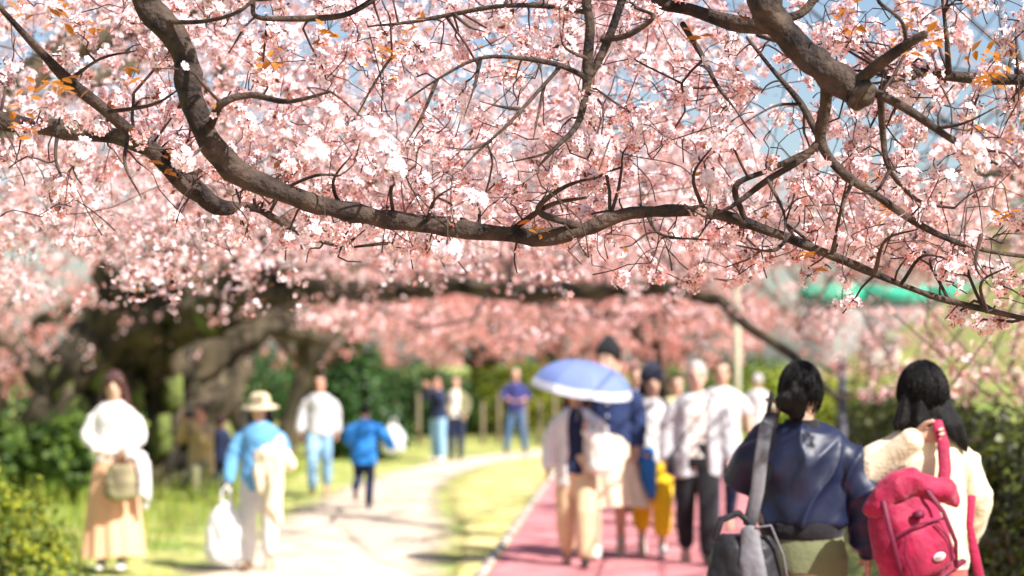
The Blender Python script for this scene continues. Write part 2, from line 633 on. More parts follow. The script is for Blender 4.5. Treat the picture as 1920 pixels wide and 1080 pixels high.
class Cherry:
    def __init__(s, label, base, group='cherry trees', bark=BARK):
        s.root = empty('cherry_tree', base, 0, label, 'cherry tree', group)
        s.base = Vector(base)
        s.nodes, s.nr = [], []
        s.twigs = []
        s.bark = bark

    def loc(s, A):
        return np.asarray(A, float) - np.array(s.base)

    def limb(s, name, pts, rads, per=6, seg=9, rough=.22, nsc=7.0, jit=0.0, mats=None, bumpy=0.0, ridge=0.0):
        C = catmull(pts, per)
        rr = np.interp(np.linspace(0, 1, len(C)), np.linspace(0, 1, len(rads)), rads)
        for i in range(1, len(C) - 1):
            C[i] += np.array(mnoise.noise_vector(Vector(C[i]) * 3.0)) * (jit + rr[i] * .25)
            if bumpy:
                rr[i] *= 1 + bumpy * mnoise.noise(Vector(C[i]) * 9)
        b = MB().tube([Vector(c) for c in s.loc(C)], list(rr), seg, rough=rough, nsc=nsc, ridge=ridge)
        o = b.build(name, mats or s.bark, s.root)
        s.nodes += list(C)
        s.nr += list(rr)
        return o

    def grow(s, targets, batch=60, droop=0.0, rmax=.012, wander=.12, maxlen=None):
        """twigs from the nearest piece of the skeleton to each target"""
        targets = np.asarray(targets)
        for b in range(0, len(targets), batch):
            N = np.array(s.nodes)
            NR = np.array(s.nr)
            for p in targets[b:b + batch]:
                dist = np.linalg.norm(N - p, axis=1)
                k = int(np.argmin(dist + 0.25 * dist * (N[:, 2] > p[2] + .6)))
                a, L = N[k], dist[k]
                if L < 0.05:
                    continue
                if maxlen and L > maxlen:
                    p = a + (p - a) * maxlen / L * RNG.uniform(.7, 1)
                    L = np.linalg.norm(p - a)
                m1 = a + (p - a) * .33 + RNG.normal(0, wander * L, 3) + np.array([0, 0, .08 * L])
                m2 = a + (p - a) * .68 + RNG.normal(0, wander * L, 3) + np.array([0, 0, .06 * L])
                C = catmull([a, m1, m2, p + np.array([0, 0, -droop * L])], 2)
                qx, qy, qd = project(C)          # no twig hangs down over the walkers
                if np.any((qx > 560) & (qx < 1470) & (qy > 640) & (qd < 30)):
                    continue
                r0 = min(NR[k] * .7, .003 + rmax * min(L, 1.6))
                rr = np.linspace(r0, .0022, len(C))
                s.twigs.append((C, rr, L))
                s.nodes += list(C[2:])
                s.nr += list(rr[2:])

    def build_twigs(s, seg=4, minr=0.0):
        V, F, off = [], [], 0
        for C, rr, L in s.twigs:
            v, f = tube_vf([Vector(c) for c in s.loc(C)], [max(r, minr) for r in rr], seg, cap=False)
            V += v
            F += [tuple(i + off for i in q) for q in f]
            off += len(v)
        if V:
            o = obj('twigs', mesh_py('twigs', V, F, TWIG), s.root)
            tag(o, kind='stuff')

    def sites(s, density, t0=.25, spread=.0):
        out = []
        for C, rr, L in s.twigs:
            n = max(1, int(L * density * RNG.uniform(.5, 1.4)))
            ns = max(1, n // 4)
            t = RNG.uniform(t0, 1.0, ns)[RNG.integers(0, ns, n)] + RNG.normal(0, .018, n)
            t = np.clip(t, 0, 1) * (len(C) - 1)
            i = np.minimum(t.astype(int), len(C) - 2)
            f = (t - i)[:, None]
            out.append(C[i] * (1 - f) + C[i + 1] * f)
        A = np.concatenate(out)
        if spread:
            A = A + RNG.normal(0, spread, A.shape)
        return A

    def bloom(s, sites, tmpl, mats, size, per=(2, 6), ped=.035, hero=0, cull=True, keep=None, name='blossoms', buds=.5, leaves=.45, alt=None):
        k = RNG.integers(per[0], per[1], len(sites))
        S = np.repeat(sites, k, axis=0)
        D = rand_dirs(len(S), (0.10, -0.25, -0.05))
        Pn = S + D * RNG.uniform(.5, 1.2, (len(S), 1)) * ped
        if cull:
            px, py, dep = project(Pn)
            ok = (px > -420) & (px < 2340) & (py > -230) & (py < 1000)
            ok |= RNG.random(len(Pn)) < 0.035
            ok &= dep > 5.15
            Pn, D = Pn[ok], D[ok]
        if keep is not None:
            ok = keep(Pn)
            Pn, D = Pn[ok], D[ok]
        if hero:                  # the ones that show largest are single objects
            px, py, dep = project(Pn)
            inside = (px > 0) & (px < 1920) & (py > 0) & (py < 1080)
            order = np.argsort(np.where(inside, dep, 1e3))[:hero]
            for i in order:
                o = obj('blossom', HERO_MESH, s.root)
                o.location = Vector(Pn[i]) - s.base
                q = Vector(D[i]).to_track_quat('Z', 'Y')
                o.rotation_euler = (q @ Matrix.Rotation(random.uniform(0, 6.28), 3, 'Z').to_quaternion()).to_euler()
                sc_ = random.uniform(.85, 1.12)
                o.scale = (sc_, sc_, sc_ * random.uniform(.8, 1.5))
            m = np.ones(len(Pn), bool)
            m[order] = False
            Pn, D = Pn[m], D[m]
        if buds:
            n = int(len(sites) * buds)
            Q = sites[RNG.integers(0, len(sites), n)]
            DQ = rand_dirs(n, (0, 0, -.3))
            Q = Q + DQ * RNG.uniform(.5, 1.2, (n, 1)) * ped
            px, py, dep = project(Q)
            ok = (px > -200) & (px < 2120) & (py > -200) & (dep > 5.15)
            if keep is not None:
                ok &= keep(Q)
            Q, DQ = Q[ok], DQ[ok]
            V, F = scatter(T_BUD, F_BUD, s.loc(Q), DQ, size * .52 * RNG.uniform(.7, 1.2, len(Q)))
            tag(obj('buds', mesh_np('buds', V, F, [BUDM, CALYX], np.tile(M_BUD, len(Q))), s.root), kind='stuff')
        n = int(len(sites) * leaves)
        if n:                     # small bronze leaves unfolding among the flowers
            Q = sites[RNG.integers(0, len(sites), n)]
            DQ = rand_dirs(n)
            Q = Q + DQ * ped * .8
            px, py, dep = project(Q)
            ok = (px > -200) & (px < 2120) & (py > -200) & (dep > 5.3)
            if keep is not None:
                ok &= keep(Q)
            Q, DQ = Q[ok], DQ[ok]
            V, F = scatter(np.array([[0, 0, 0], [-.25, .5, .08], [.25, .5, .08], [0, 1.0, 0]]), np.array([[0, 2, 1], [1, 2, 3]]), s.loc(Q), DQ, size * 1.7 * RNG.uniform(.6, 1.3, len(Q)))
            tag(obj('young_leaves', mesh_np('young_leaves', V, F, BRONZE), s.root), kind='stuff')
        N = len(Pn)
        T, TF, TM = tmpl
        sc_ = size * RNG.uniform(.75, 1.15, N)
        V, F = scatter(T, TF, s.loc(Pn), D, sc_)
        mi = np.tile(TM, N)
        if alt is not None:       # some flowers of a deeper pink
            mats = list(mats) + [alt]
            pick = np.repeat(RNG.random(N) < .26, len(TM))
            mi = np.where(pick & (mi == 0), len(mats) - 1, mi)
        o = obj(name, mesh_np(name, V, F, mats, mi), s.root)
        tag(o, kind='stuff')
        return N

    def leaves_at(s, spots, n=5, size=1.0):
        for c in spots:
            for _ in range(n):
                o = obj('young_leaf', LEAF_MESH, s.root)
                o.location = Vector(c) - s.base + Vector(RNG.normal(0, .018, 3))
                o.rotation_euler = (random.uniform(-.6, .9), random.uniform(-.6, .6), random.uniform(0, 6.28))
                f = size * random.uniform(.6, 1.15)
                o.scale = (f, f, f)


def around_path(C, n, spread, lo=0.0, hi=1.0):
    """random points round a polyline"""
    C = np.asarray(C)
    t = RNG.uniform(lo, hi, n) * (len(C) - 1)
    i = np.minimum(t.astype(int), len(C) - 2)
    f = (t - i)[:, None]
    return C[i] * (1 - f) + C[i + 1] * f + RNG.normal(0, 1, (n, 3)) * np.array(spread)


def frame_pts(n, xr, yr, dr):
    return np.array([P(random.uniform(*xr), random.uniform(*yr), random.uniform(*dr)) for _ in range(n)])


# ------------------------------------------------------------------ the near cherry tree (its trunk stands left of the frame)
tA = Cherry('nearest cherry tree, its dark bough sweeping across the whole picture from upper left', (-2.75, 6.9, 0))
tA.limb('trunk', [(-2.75, 6.9, 0), (-2.72, 6.88, .8), (-2.55, 6.8, 1.6), (-2.40, 6.65, 2.2)], [.24, .19, .175, .165], seg=14, mats=BARK_OLD)
tA.limb('branch', [(-2.42, 6.68, 2.1), (-2.2, 6.4, 2.7), (-1.8, 6.2, 3.1), (-1.35, 6.0, 3.15), P(262, -60, 5.9), P(275, 10, 5.9), P(325, 75, 5.9), P(350, 160, 5.9),
              P(385, 250, 5.9), P(440, 318, 5.95), P(560, 375, 6.0), P(690, 405, 6.05), P(830, 425, 6.1), P(960, 438, 6.1), P(1075, 434, 6.1),
              P(1180, 398, 6.1), P(1320, 396, 6.15), P(1450, 432, 6.2), P(1580, 485, 6.25), P(1700, 540, 6.3), P(1800, 572, 6.35), P(1940, 602, 6.4)],
        [.10, .09, .08, .07, .045, .038, .038, .037, .036, .035, .032, .030, .029, .027, .025, .019, .018, .016, .014, .011, .010, .008], per=6, jit=.012, bumpy=.22, seg=14, rough=.34, nsc=17)
tA.limb('branch', [(-2.45, 6.7, 2.0), (-2.1, 6.6, 2.35), P(-60, 225, 6.6), P(60, 232, 6.6), P(180, 250, 6.6), P(270, 270, 6.5), P(335, 320, 6.5), P(410, 385, 6.5), P(480, 392, 6.6), P(560, 440, 6.7), P(650, 465, 6.8)],
        [.09, .06, .031, .029, .031, .030, .027, .026, .014, .010, .005], jit=.012, bumpy=.28, seg=14, rough=.34, nsc=17)
tA.limb('branch', [P(410, 385, 6.5), P(340, 340, 6.45), P(280, 275, 6.4), P(205, 210, 6.3), P(130, 155, 6.2), P(80, 105, 6.1), P(35, 55, 6.0), P(-40, -30, 5.9)],
        [.026, .023, .022, .020, .018, .012, .010, .007], jit=.006, bumpy=.15)
tA.limb('branch', [P(395, 240, 5.9), P(415, 195, 5.8), P(470, 178, 5.8), P(540, 190, 5.7), P(620, 172, 5.6)], [.012, .012, .010, .008, .004])
tA.limb('branch', [P(285, 40, 5.9), P(380, 40, 5.8), P(450, 20, 5.7), P(490, -20, 5.7)], [.008, .007, .006, .005])
tA.limb('branch', [P(700, 0, 6.0), P(640, 30, 6.0), P(540, 35, 6.0), P(480, 30, 6.0), P(475, 0, 6.0)], [.010, .010, .009, .007, .006])
tA.limb('branch', [P(1090, 425, 6.1), P(1010, 395, 6.0), P(1060, 350, 5.95), P(1130, 330, 5.9)], [.012, .009, .006, .003])
tA.limb('branch', [P(960, 430, 6.1), P(1030, 385, 6.0), P(1100, 370, 5.9)], [.010, .007, .004])
tA.limb('branch', [P(1395, 408, 6.15), P(1380, 350, 6.1), P(1440, 320, 6.1), P(1530, 280, 6.1)], [.010, .010, .009, .012])
for (a, b, c) in (((1560, 475), (1575, 400), (1590, 330)), ((1640, 510), (1660, 450), (1720, 430)), ((1690, 532), (1730, 480), (1790, 490)), ((1320, 396), (1300, 330), (1340, 270)),
                  ((800, 420), (815, 375), (850, 350)), ((640, 395), (625, 340), (660, 290)), ((740, 415), (735, 350), (780, 310)), ((520, 360), (590, 330), (640, 330)),
                  ((1480, 440), (1450, 470), (1380, 460)), ((1210, 396), (1240, 440), (1330, 450)), ((240, 255), (235, 310), (265, 370)), ((110, 235), (105, 300), (130, 360)),
                  ((1850, 585), (1840, 530), (1890, 500)), ((205, 210), (290, 195), (345, 160)), ((130, 150), (190, 110), (255, 95))):
    dd = 6.1
    tA.limb('branch', [P(*a, dd), P(*b, dd - .1), P(*c, dd - .2)], [.007, .005, .002], seg=6)
MAINB = catmull([P(262, -60, 5.9), P(340, 130, 5.9), P(385, 250, 5.9), P(440, 318, 5.95), P(690, 405, 6.05), P(960, 438, 6.1), P(1180, 398, 6.1), P(1450, 432, 6.2), P(1700, 540, 6.3), P(1940, 602, 6.4)], 9)
_bx, _by, _bd = project(MAINB)


def clear_bough(A):
    """most flowers sit behind or above the main bough, not in front of it"""
    px, py, dep = project(A)
    ok = np.ones(len(A), bool)
    for x_, y_, d_ in zip(_bx, _by, _bd):
        for k_ in (0,):
            hit = (np.hypot(px - x_, py - y_) < 30) & (dep < d_ + .05)
            ok &= ~hit
    return ok | (RNG.random(len(A)) < .10)


tgt = np.concatenate([around_path(MAINB, 170, (.16, .40, .16)) + np.array([0, .38, .03]), around_path(MAINB, 110, (.30, .55, .28), .25, 1) + np.array([0, .45, .03]),
                      frame_pts(150, (-150, 700), (-120, 330), (6.0, 8.2)), frame_pts(60, (600, 1200), (200, 430), (6.0, 8.0)),
                      frame_pts(50, (1250, 1950), (280, 560), (5.8, 8.0)), frame_pts(130, (250, 1250), (-200, 120), (5.8, 8.0)), frame_pts(220, (-150, 1950), (-150, 420), (6, 9))])


def near_ok(A):
    px, py, dep = project(A)
    lim = np.interp(px, [0, 600, 1000, 1500, 1700, 1920], [420, 500, 520, 560, 690, 720])
    ok = py < lim
    ok &= ~((px > 1480) & (py > 515) & (RNG.random(len(A)) < .75))
    return A[ok]


tA.grow(near_ok(tgt), rmax=.009, maxlen=.45, wander=.09)
print('A blossoms', tA.bloom(tA.sites(34), MIDB, [PETAL_NEAR, STAMEN, CALYX], .0155, per=(3, 7), ped=.032, hero=300, alt=PETAL_MID, keep=clear_bough))
tA.grow(near_ok(frame_pts(170, (-100, 1950), (-60, 480), (5.9, 7.2))), rmax=.006, maxlen=.4, wander=.07)
tA.build_twigs(seg=4)
lf = [P(x + random.uniform(-18, 18), y + random.uniform(-12, 12), d) for (x, y, d) in
      [(100, 160, 5.7), (60, 195, 5.6), (30, 230, 5.6), (75, 150, 5.7), (130, 165, 5.8), (20, 20, 5.7), (90, 15, 5.8), (110, 5, 5.8), (730, 95, 5.9), (690, 105, 5.9),
       (520, 115, 5.7), (490, 120, 5.8), (780, 55, 5.9), (240, 130, 5.9), (150, 70, 5.8), (600, 60, 5.9), (330, 300, 6.0), (1010, 440, 6.0), (1640, 330, 6.1), (1500, 470, 6.1)]]
tA.leaves_at(lf, 6)

# ------------------------------------------------------------------ the cherry tree right of the frame, with the sawn-off limb
tB = Cherry('cherry tree reaching in at upper right with a thick sawn-off limb against the sky', (2.9, 5.6, 0))
tB.limb('trunk', [(2.9, 5.6, 0), (2.87, 5.6, 1.0), (2.75, 5.65, 2.0), (2.3, 5.8, 2.9), (1.7, 5.9, 3.5), (1.05, 5.95, 3.6)], [.24, .19, .17, .14, .11, .07], seg=14, mats=BARK_OLD)
tB.limb('branch', [(1.1, 5.95, 3.6), (.80, 5.9, 3.25), P(1432, -20, 5.8), P(1462, 45, 5.8), P(1510, 100, 5.8), P(1560, 142, 5.75), P(1612, 176, 5.7)], [.065, .055, .044, .044, .044, .044, .045], per=9, jit=.008, bumpy=.14, seg=18, rough=.26, nsc=20)
# the sawn face
c0, c1 = P(1612, 176, 5.7), P(1622, 184, 5.69)
MB().tube([c0 - tB.base, c1 - tB.base], [.049, .046], seg=16, cap=False).build('sawn_end', mat('sawn_wood', (.10, .075, .055), .8, col2=(.03, .022, .018), scale=30), tB.root)
tB.limb('branch', [P(1598, 160, 5.72), P(1640, 125, 5.65), P(1690, 90, 5.55), P(1733, 64, 5.5)], [.022, .019, .016, .013], jit=.004)
tB.limb('branch', [P(1612, 160, 5.72), P(1690, 198, 5.7), P(1760, 245, 5.7), P(1815, 280, 5.7), P(1870, 308, 5.7)], [.014, .013, .011, .009, .004], jit=.004)
tB.limb('branch', [P(1548, 140, 5.8), P(1546, 200, 5.85), P(1540, 262, 5.9), P(1580, 320, 5.9), P(1640, 365, 5.95), P(1710, 415, 6.0), P(1800, 455, 6.0), P(1935, 482, 6.1)],
        [.022, .019, .017, .014, .013, .011, .009, .006], jit=.005)
tB.limb('branch', [P(1540, 262, 5.9), P(1500, 300, 5.9), P(1440, 338, 5.9), P(1385, 380, 5.9), P(1330, 410, 5.9)], [.013, .011, .010, .008, .004], jit=.004)
tB.limb('branch', [P(1540, 262, 5.9), P(1500, 195, 6.0), P(1455, 140, 6.1), P(1400, 70, 6.2)], [.011, .010, .008, .005], jit=.004)
tB.limb('branch', [P(1650, 178, 5.9), P(1655, 250, 6.0), P(1668, 320, 6.0), P(1720, 375, 6.1), P(1790, 390, 6.1)], [.011, .010, .009, .006, .004], jit=.004)
tB.limb('branch', [(1.05, 5.95, 3.6), (.55, 6.1, 3.1), P(1230, -10, 6.2), P(1300, 20, 6.2), P(1370, 40, 6.1), P(1450, 50, 6.0)], [.05, .035, .020, .022, .024, .020], jit=.005)
tB.limb('branch', [P(1425, 35, 5.9), P(1500, 25, 5.9), P(1545, -30, 5.9)], [.018, .014, .012])
tB.limb('branch', [(.75, 6.0, 3.3), (.4, 5.95, 2.95), P(1108, -15, 5.9), P(1106, 50, 5.9), P(1100, 110, 5.9), P(1097, 170, 5.9), P(1082, 235, 5.85), P(1045, 275, 5.8), P(1010, 312, 5.8)],
        [.04, .025, .015, .015, .015, .013, .010, .008, .004], jit=.003)
tB.limb('branch', [P(1172, -20, 5.9), P(1145, 60, 5.9), P(1118, 120, 5.9), P(1098, 150, 5.9)], [.013, .013, .012, .012])
tB.limb('branch', [(.5, 5.97, 3.0), P(1190, -60, 5.9), P(1172, -20, 5.9)], [.03, .018, .014])
tB.limb('branch', [P(1130, 75, 5.9), P(1180, 65, 5.85), P(1225, 32, 5.8), P(1190, 15, 5.85)], [.010, .009, .006, .004])
tB.limb('branch', [P(1106, 25, 5.9), P(1020, 12, 5.9), P(930, 12, 5.95), P(850, 25, 6.0), P(760, 42, 6.0), P(690, 50, 6.0)], [.008, .008, .008, .006, .005, .003], jit=.004)
tB.limb('branch', [P(1096, 145, 5.9), P(1040, 120, 5.85), P(950, 106, 5.8), P(890, 112, 5.8), P(820, 150, 5.8), P(760, 190, 5.8)], [.008, .008, .006, .005, .004, .002], jit=.003)
tB.limb('branch', [P(1050, 125, 5.85), P(1000, 180, 5.8), P(950, 235, 5.75), P(895, 285, 5.7), P(865, 320, 5.7)], [.006, .006, .005, .004, .002], jit=.003)
tB.limb('branch', [P(1045, 278, 5.8), P(1010, 292, 5.8), P(950, 305, 5.8)], [.006, .004, .002])
tB.limb('branch', [P(735, 105, 5.9), P(700, 160, 5.9), P(670, 215, 5.9), P(650, 235, 5.9)], [.005, .004, .003, .002])
tB.limb('branch', [P(1280, 45, 6.2), P(1320, 110, 6.1), P(1345, 160, 6.0), P(1375, 200, 6.0)], [.011, .009, .007, .004])
tB.limb('branch', [P(1700, 85, 5.55), P(1690, 40, 5.5), P(1650, 5, 5.5), P(1630, -30, 5.5)], [.008, .006, .005, .004])
tB.limb('branch', [P(1560, 150, 5.8), P(1520, 100, 5.9), P(1470, 80, 6.0), P(1420, 66, 6.1)], [.010, .010, .009, .006])
tB.limb('branch', [P(1950, 150, 6.6), P(1830, 145, 6.6), P(1760, 140, 6.6), P(1690, 145, 6.5), P(1650, 165, 6.4)], [.020, .019, .017, .013, .008], jit=.006)
tB.limb('branch', [(2.7, 5.68, 2.05), (2.1, 6.4, 2.75), P(1950, 150, 6.6)], [.06, .04, .02])
tB.limb('branch', [P(1780, 140, 6.6), P(1775, 70, 6.5), P(1765, -20, 6.5)], [.011, .008, .005])
for (a, b, c) in (((1600, 335), (1580, 390), (1590, 440)), ((1668, 320), (1640, 360), (1590, 360)), ((1815, 280), (1800, 320), (1760, 340)), ((1440, 338), (1470, 400), (1470, 450)),
                  ((1100, 110), (1060, 90), (1050, 60)), ((1097, 170), (1130, 200), (1120, 250)), ((1500, 195), (1450, 200), (1380, 240)), ((1760, 240), (1810, 230), (1870, 200)),
                  ((980, 205), (940, 200), (900, 190)), ((900, 112), (890, 160), (870, 220)), ((1020, 160), (1010, 210), (1000, 260)), ((920, 265), (880, 280), (830, 275)),
                  ((850, 25), (880, 50), (910, 60)), ((820, 150), (790, 220), (760, 270)), ((1840, 440), (1830, 500), (1860, 540))):
    tB.limb('branch', [P(*a, 5.85), P(*b, 5.8), P(*c, 5.75)], [.006, .004, .0015], seg=6)
tgt = np.concatenate([frame_pts(140, (1200, 2050), (-150, 500), (5.8, 8.5)), frame_pts(100, (700, 1350), (-150, 330), (5.9, 8.2)), frame_pts(50, (1350, 2050), (100, 600), (6, 9))])
tB.grow(near_ok(tgt), rmax=.008, maxlen=.45, wander=.09)
print('B blossoms', tB.bloom(tB.sites(26), MIDB, [PETAL_NEAR, STAMEN, CALYX], .0155, per=(2, 5), ped=.032, hero=300, alt=PETAL_MID, keep=clear_bough))
tB.grow(near_ok(frame_pts(200, (700, 1960), (-60, 560), (5.7, 7.0))), rmax=.006, maxlen=.4, wander=.07)
tB.build_twigs(seg=4)
lf = [P(x + random.uniform(-15, 15), y + random.uniform(-12, 12), d) for (x, y, d) in
      [(1850, 140, 5.6), (1865, 155, 5.6), (1845, 165, 5.6), (1740, 85, 5.6), (1760, 95, 5.6), (1820, 105, 5.8), (1870, 90, 6.0), (1900, 110, 6.0), (1690, 110, 5.9), (1590, 60, 6.0),
       (1600, 30, 6.0), (1850, 240, 6.0), (1900, 260, 6.1), (1310, 60, 6.0), (950, 140, 5.9), (1700, 20, 6.0), (1660, 400, 6.1), (1880, 420, 6.2)]]
tB.leaves_at(lf, 6)

# ------------------------------------------------------------------ the old gnarled cherry tree on the left
DC = 27.0
tC = Cherry('old gnarled mossy cherry tree with leaning twin trunks behind the woman in white', (gx(150, DC), DC, 0), bark=BARK_OLD)
TB_ = [BARK_OLD]


def gnarl(tree, name, pts, rads, **k):
    o = tree.limb(name, pts, rads, per=10, seg=30, rough=.16, nsc=9, jit=.05, bumpy=.05, ridge=.55, **k)
    return o


gnarl(tC, 'trunk', [P(110, 930, DC), P(125, 850, DC), P(150, 740, DC), P(205, 640, DC), P(250, 555, DC - .3), P(300, 480, DC - .8), P(360, 420, DC - 1.5), P(430, 370, DC - 2.5)],
      [.78, .66, .56, .48, .40, .30, .24, .14])
gnarl(tC, 'trunk', [P(330, 930, DC + .6), P(325, 860, DC + .6), P(318, 770, DC + .6), P(300, 690, DC + .5), P(270, 620, DC + .2)], [.52, .38, .32, .34, .36])
gnarl(tC, 'branch', [P(235, 650, DC - .2), P(320, 600, DC - .6), P(400, 575, DC - 1.2), P(480, 545, DC - 2.0), P(560, 550, DC - 2.8), P(700, 546, DC - 4), P(860, 540, DC - 5), P(1000, 550, DC - 6),
                     P(1130, 543, DC - 7), P(1250, 538, DC - 8), P(1330, 560, DC - 8.5), P(1400, 612, DC - 9), P(1480, 672, DC - 9.5), P(1570, 745, DC - 10)],
      [.36, .36, .30, .22, .135, .10, .085, .08, .075, .06, .05, .043, .036, .025])
gnarl(tC, 'branch', [P(400, 575, DC - 1.2), P(470, 500, DC - 1.8), P(530, 440, DC - 2.6), P(620, 380, DC - 3.5), P(720, 320, DC - 4.5)], [.26, .22, .18, .12, .07])
gnarl(tC, 'branch', [P(300, 690, DC + .5), P(400, 650, DC + .8), P(470, 610, DC + 1.2), P(540, 620, DC + 2), P(620, 640, DC + 3)], [.30, .25, .20, .12, .06])
gnarl(tC, 'branch', [P(350, 800, DC + .5), P(420, 720, DC + .9), P(450, 650, DC + 1.4), P(520, 590, DC + 2.0)], [.26, .24, .20, .12])
gnarl(tC, 'branch', [P(250, 555, DC - .3), P(200, 480, DC), P(120, 430, DC + .4), P(30, 400, DC + 1), P(-120, 350, DC + 1.5)], [.30, .2, .15, .1, .06])
gnarl(tC, 'branch', [P(120, 760, DC), P(70, 690, DC + .3), P(20, 640, DC + .5), P(-80, 600, DC + .8)], [.26, .15, .11, .07])
gnarl(tC, 'branch', [P(360, 420, DC - 1.5), P(400, 300, DC - 2), P(420, 180, DC - 2), P(400, 60, DC - 2)], [.2, .16, .12, .06])
# moss pads on the trunks
for (x, y, d, r) in ((150, 800, DC - .55, .24), (185, 700, DC - .48, .2), (250, 745, DC + .1, .17), (120, 720, DC - .4, .18), (325, 740, DC + .18, .16), (300, 820, DC + .15, .2), (390, 590, DC - 1.5, .16)):
    p = P(x, y, d) - tC.base
    bm = bmesh.new()
    bmesh.ops.create_icosphere(bm, subdivisions=2, radius=r)
    for v in bm.verts:
        v.co *= 1 + .5 * mnoise.noise(v.co * 9 + p)
        v.co.y *= .45
        v.co.z *= 1.5
        v.co += p
    bm.verts.index_update()
    MB().add([v.co for v in bm.verts], [[v.index for v in f.verts] for f in bm.faces]).build('moss_patch', MOSS, tC.root)
    bm.free()


def dome(c, rx, ry, zl, zt, n, inner=.35):
    out = []
    while len(out) < n:
        v = rand_dirs(1)[0]
        r = RNG.uniform(inner ** 3, 1) ** (1 / 3)
        p = np.array([c[0] + v[0] * rx * r, c[1] + v[1] * ry * r, zl + (zt - zl) * abs(v[2]) * r + RNG.normal(0, .25)])
        rr = math.hypot(v[0], v[1]) * r
        p[2] += -0.5 * rr * rr + .35
        if mnoise.noise(Vector(p) * .55) > -.22:
            out.append(p)
    return np.array(out)


def sky_gap(A):
    """few twigs where the photograph opens to the bank and to the sky on the right"""
    px, py, dep = project(A)
    u = RNG.random(len(A))
    right = (px > 1440)
    k = np.where(right & (py > 500) & (py < 580), .12, np.where(right & (py > 500), .60, np.where(right & (py < 330), .10, np.where(right, .6, 1.0))))
    k = np.where((px > 560) & (px < 1150) & (py > 690), 0.05, k)
    k = np.where((py > 760), 0.0, k)
    k = np.where((px > 560) & (px < 1470) & (py > 650) & (dep < 30), 0.0, k)
    k = np.where((px < 1480) & (py > 610) & (dep < 16.5), 0.0, k)
    k = np.where((px > 70) & (px < 500) & (py > 500) & (dep < 29) & (dep > 16), .26, k)
    k = np.where((px > 500) & (px < 1500) & (np.abs(py - 548) < 24) & (dep < 27) & (dep > 7.5), .30, k)
    return u < k


def filt(A):
    return A[sky_gap(A)]


tg = np.concatenate([frame_pts(330, (-120, 1420), (210, 640), (17, 27)), frame_pts(200, (-150, 560), (380, 700), (21, 29)), frame_pts(80, (560, 1350), (560, 660), (16, 25)),
                     dome((-5.5, 27), 8, 7, 2.9, 7.5, 300)])
tC.grow(filt(tg), rmax=.014)
tC.build_twigs(seg=3)
print('C', tC.bloom(tC.sites(14, spread=.05), MID2, [PETAL_MID, CALYX], .022, per=(3, 7), ped=.055, keep=sky_gap))


def wild_tree(label, base, lean, rad, zl, zt, ntw, dens, tmpl, pm, size, per, thick=.24, nl=6, spread=.06, group='cherry trees', extra=None, keep=sky_gap, minr=0.0, ped=.06, alt=None):
    t = Cherry(label, base, group=group, bark=BARK_OLD)
    b = np.array(base, float)
    fork = b + np.array([lean[0], lean[1], 1.75])
    t.limb('trunk', [b, b + np.array([lean[0] * .2, lean[1] * .2, .7]), fork], [thick * 1.35, thick, thick * .85], seg=12, rough=.4, nsc=3)
    for i in range(nl):
        a = 2 * math.pi * (i + random.uniform(-.3, .3)) / nl
        r = rad * random.uniform(.55, .85)
        e = fork + np.array([math.cos(a) * r, math.sin(a) * r, random.uniform(.9, 1.7) + (zl - 2)])
        m1 = fork + (e - fork) * .35 + np.array([0, 0, .55]) + RNG.normal(0, .2, 3)
        m2 = fork + (e - fork) * .7 + np.array([0, 0, .35]) + RNG.normal(0, .25, 3)
        t.limb('branch', [fork - np.array([0, 0, .15]), m1, m2, e], [thick * .6, thick * .42, thick * .28, .03], per=5, seg=8, rough=.3, nsc=3, jit=.05)
    u = fork + np.array([lean[0] * .5, lean[1] * .5, zt - 3.0])
    t.limb('branch', [fork, (fork + u) / 2 + RNG.normal(0, .2, 3), u], [thick * .6, thick * .35, .03], per=5, seg=8)
    tg = dome((b[0] + lean[0], b[1] + lean[1]), rad, rad, zl, zt, ntw)
    if extra is not None:
        tg = np.concatenate([tg, extra])
    px, py, dep = project(tg)
    ok = (px > -500) & (px < 2420) & (py > -500)
    ok |= RNG.random(len(tg)) < .25
    tg = tg[ok]
    t.grow(tg[keep(tg)] if keep else tg, rmax=.014)
    t.build_twigs(seg=3, minr=minr)
    print(label[:30], t.bloom(t.sites(dens, spread=spread), tmpl, pm if isinstance(pm, list) else [pm], size, per=per, ped=ped, keep=keep, alt=alt))
    return t


PM = [PETAL_MID, STAMEN, CALYX]
# canopy arching in from the left between the near boughs and the old tree
wild_tree('cherry tree left of the frame whose crown fills the upper left behind the near bough', (-5.2, 11.8, 0), (1.0, 0), 4.6, 2.9, 6.2, 260, 20, MIDB, [PETAL_NEAR, STAMEN, CALYX], .0172, (3, 7),
          extra=np.concatenate([frame_pts(520, (-150, 1420), (-150, 480), (7.2, 11.5)), frame_pts(200, (-150, 1400), (-150, 480), (10, 14)), frame_pts(120, (400, 1480), (-150, 250), (7.5, 12)), frame_pts(240, (-120, 1480), (400, 570), (8.2, 13.5))]), spread=.04, alt=PETAL_MID)
wild_tree('cherry tree right of the frame with thin blossom twigs low before the grassy bank', (8.3, 20.5, 0), (-.6, 0), 4.0, 2.6, 6.0, 90, 14, MIDB, PM, .021, (2, 6),
          extra=np.concatenate([frame_pts(110, (1420, 2000), (250, 510), (8, 12.5)), frame_pts(120, (1380, 1720), (540, 760), (19, 25)), frame_pts(90, (1560, 2000), (600, 770), (15, 21)), frame_pts(60, (1250, 1600), (330, 600), (19.5, 26))]), spread=.03)
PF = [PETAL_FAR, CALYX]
wild_tree('slim dark cherry trunk just behind the woman in the sun hat', (gx(470, 33), 33, 0), (-.5, -.2), 3.2, 2.7, 5.5, 90, 12, MID2, [PETAL_MID, CALYX], .027, (3, 7), thick=.17, spread=.07)
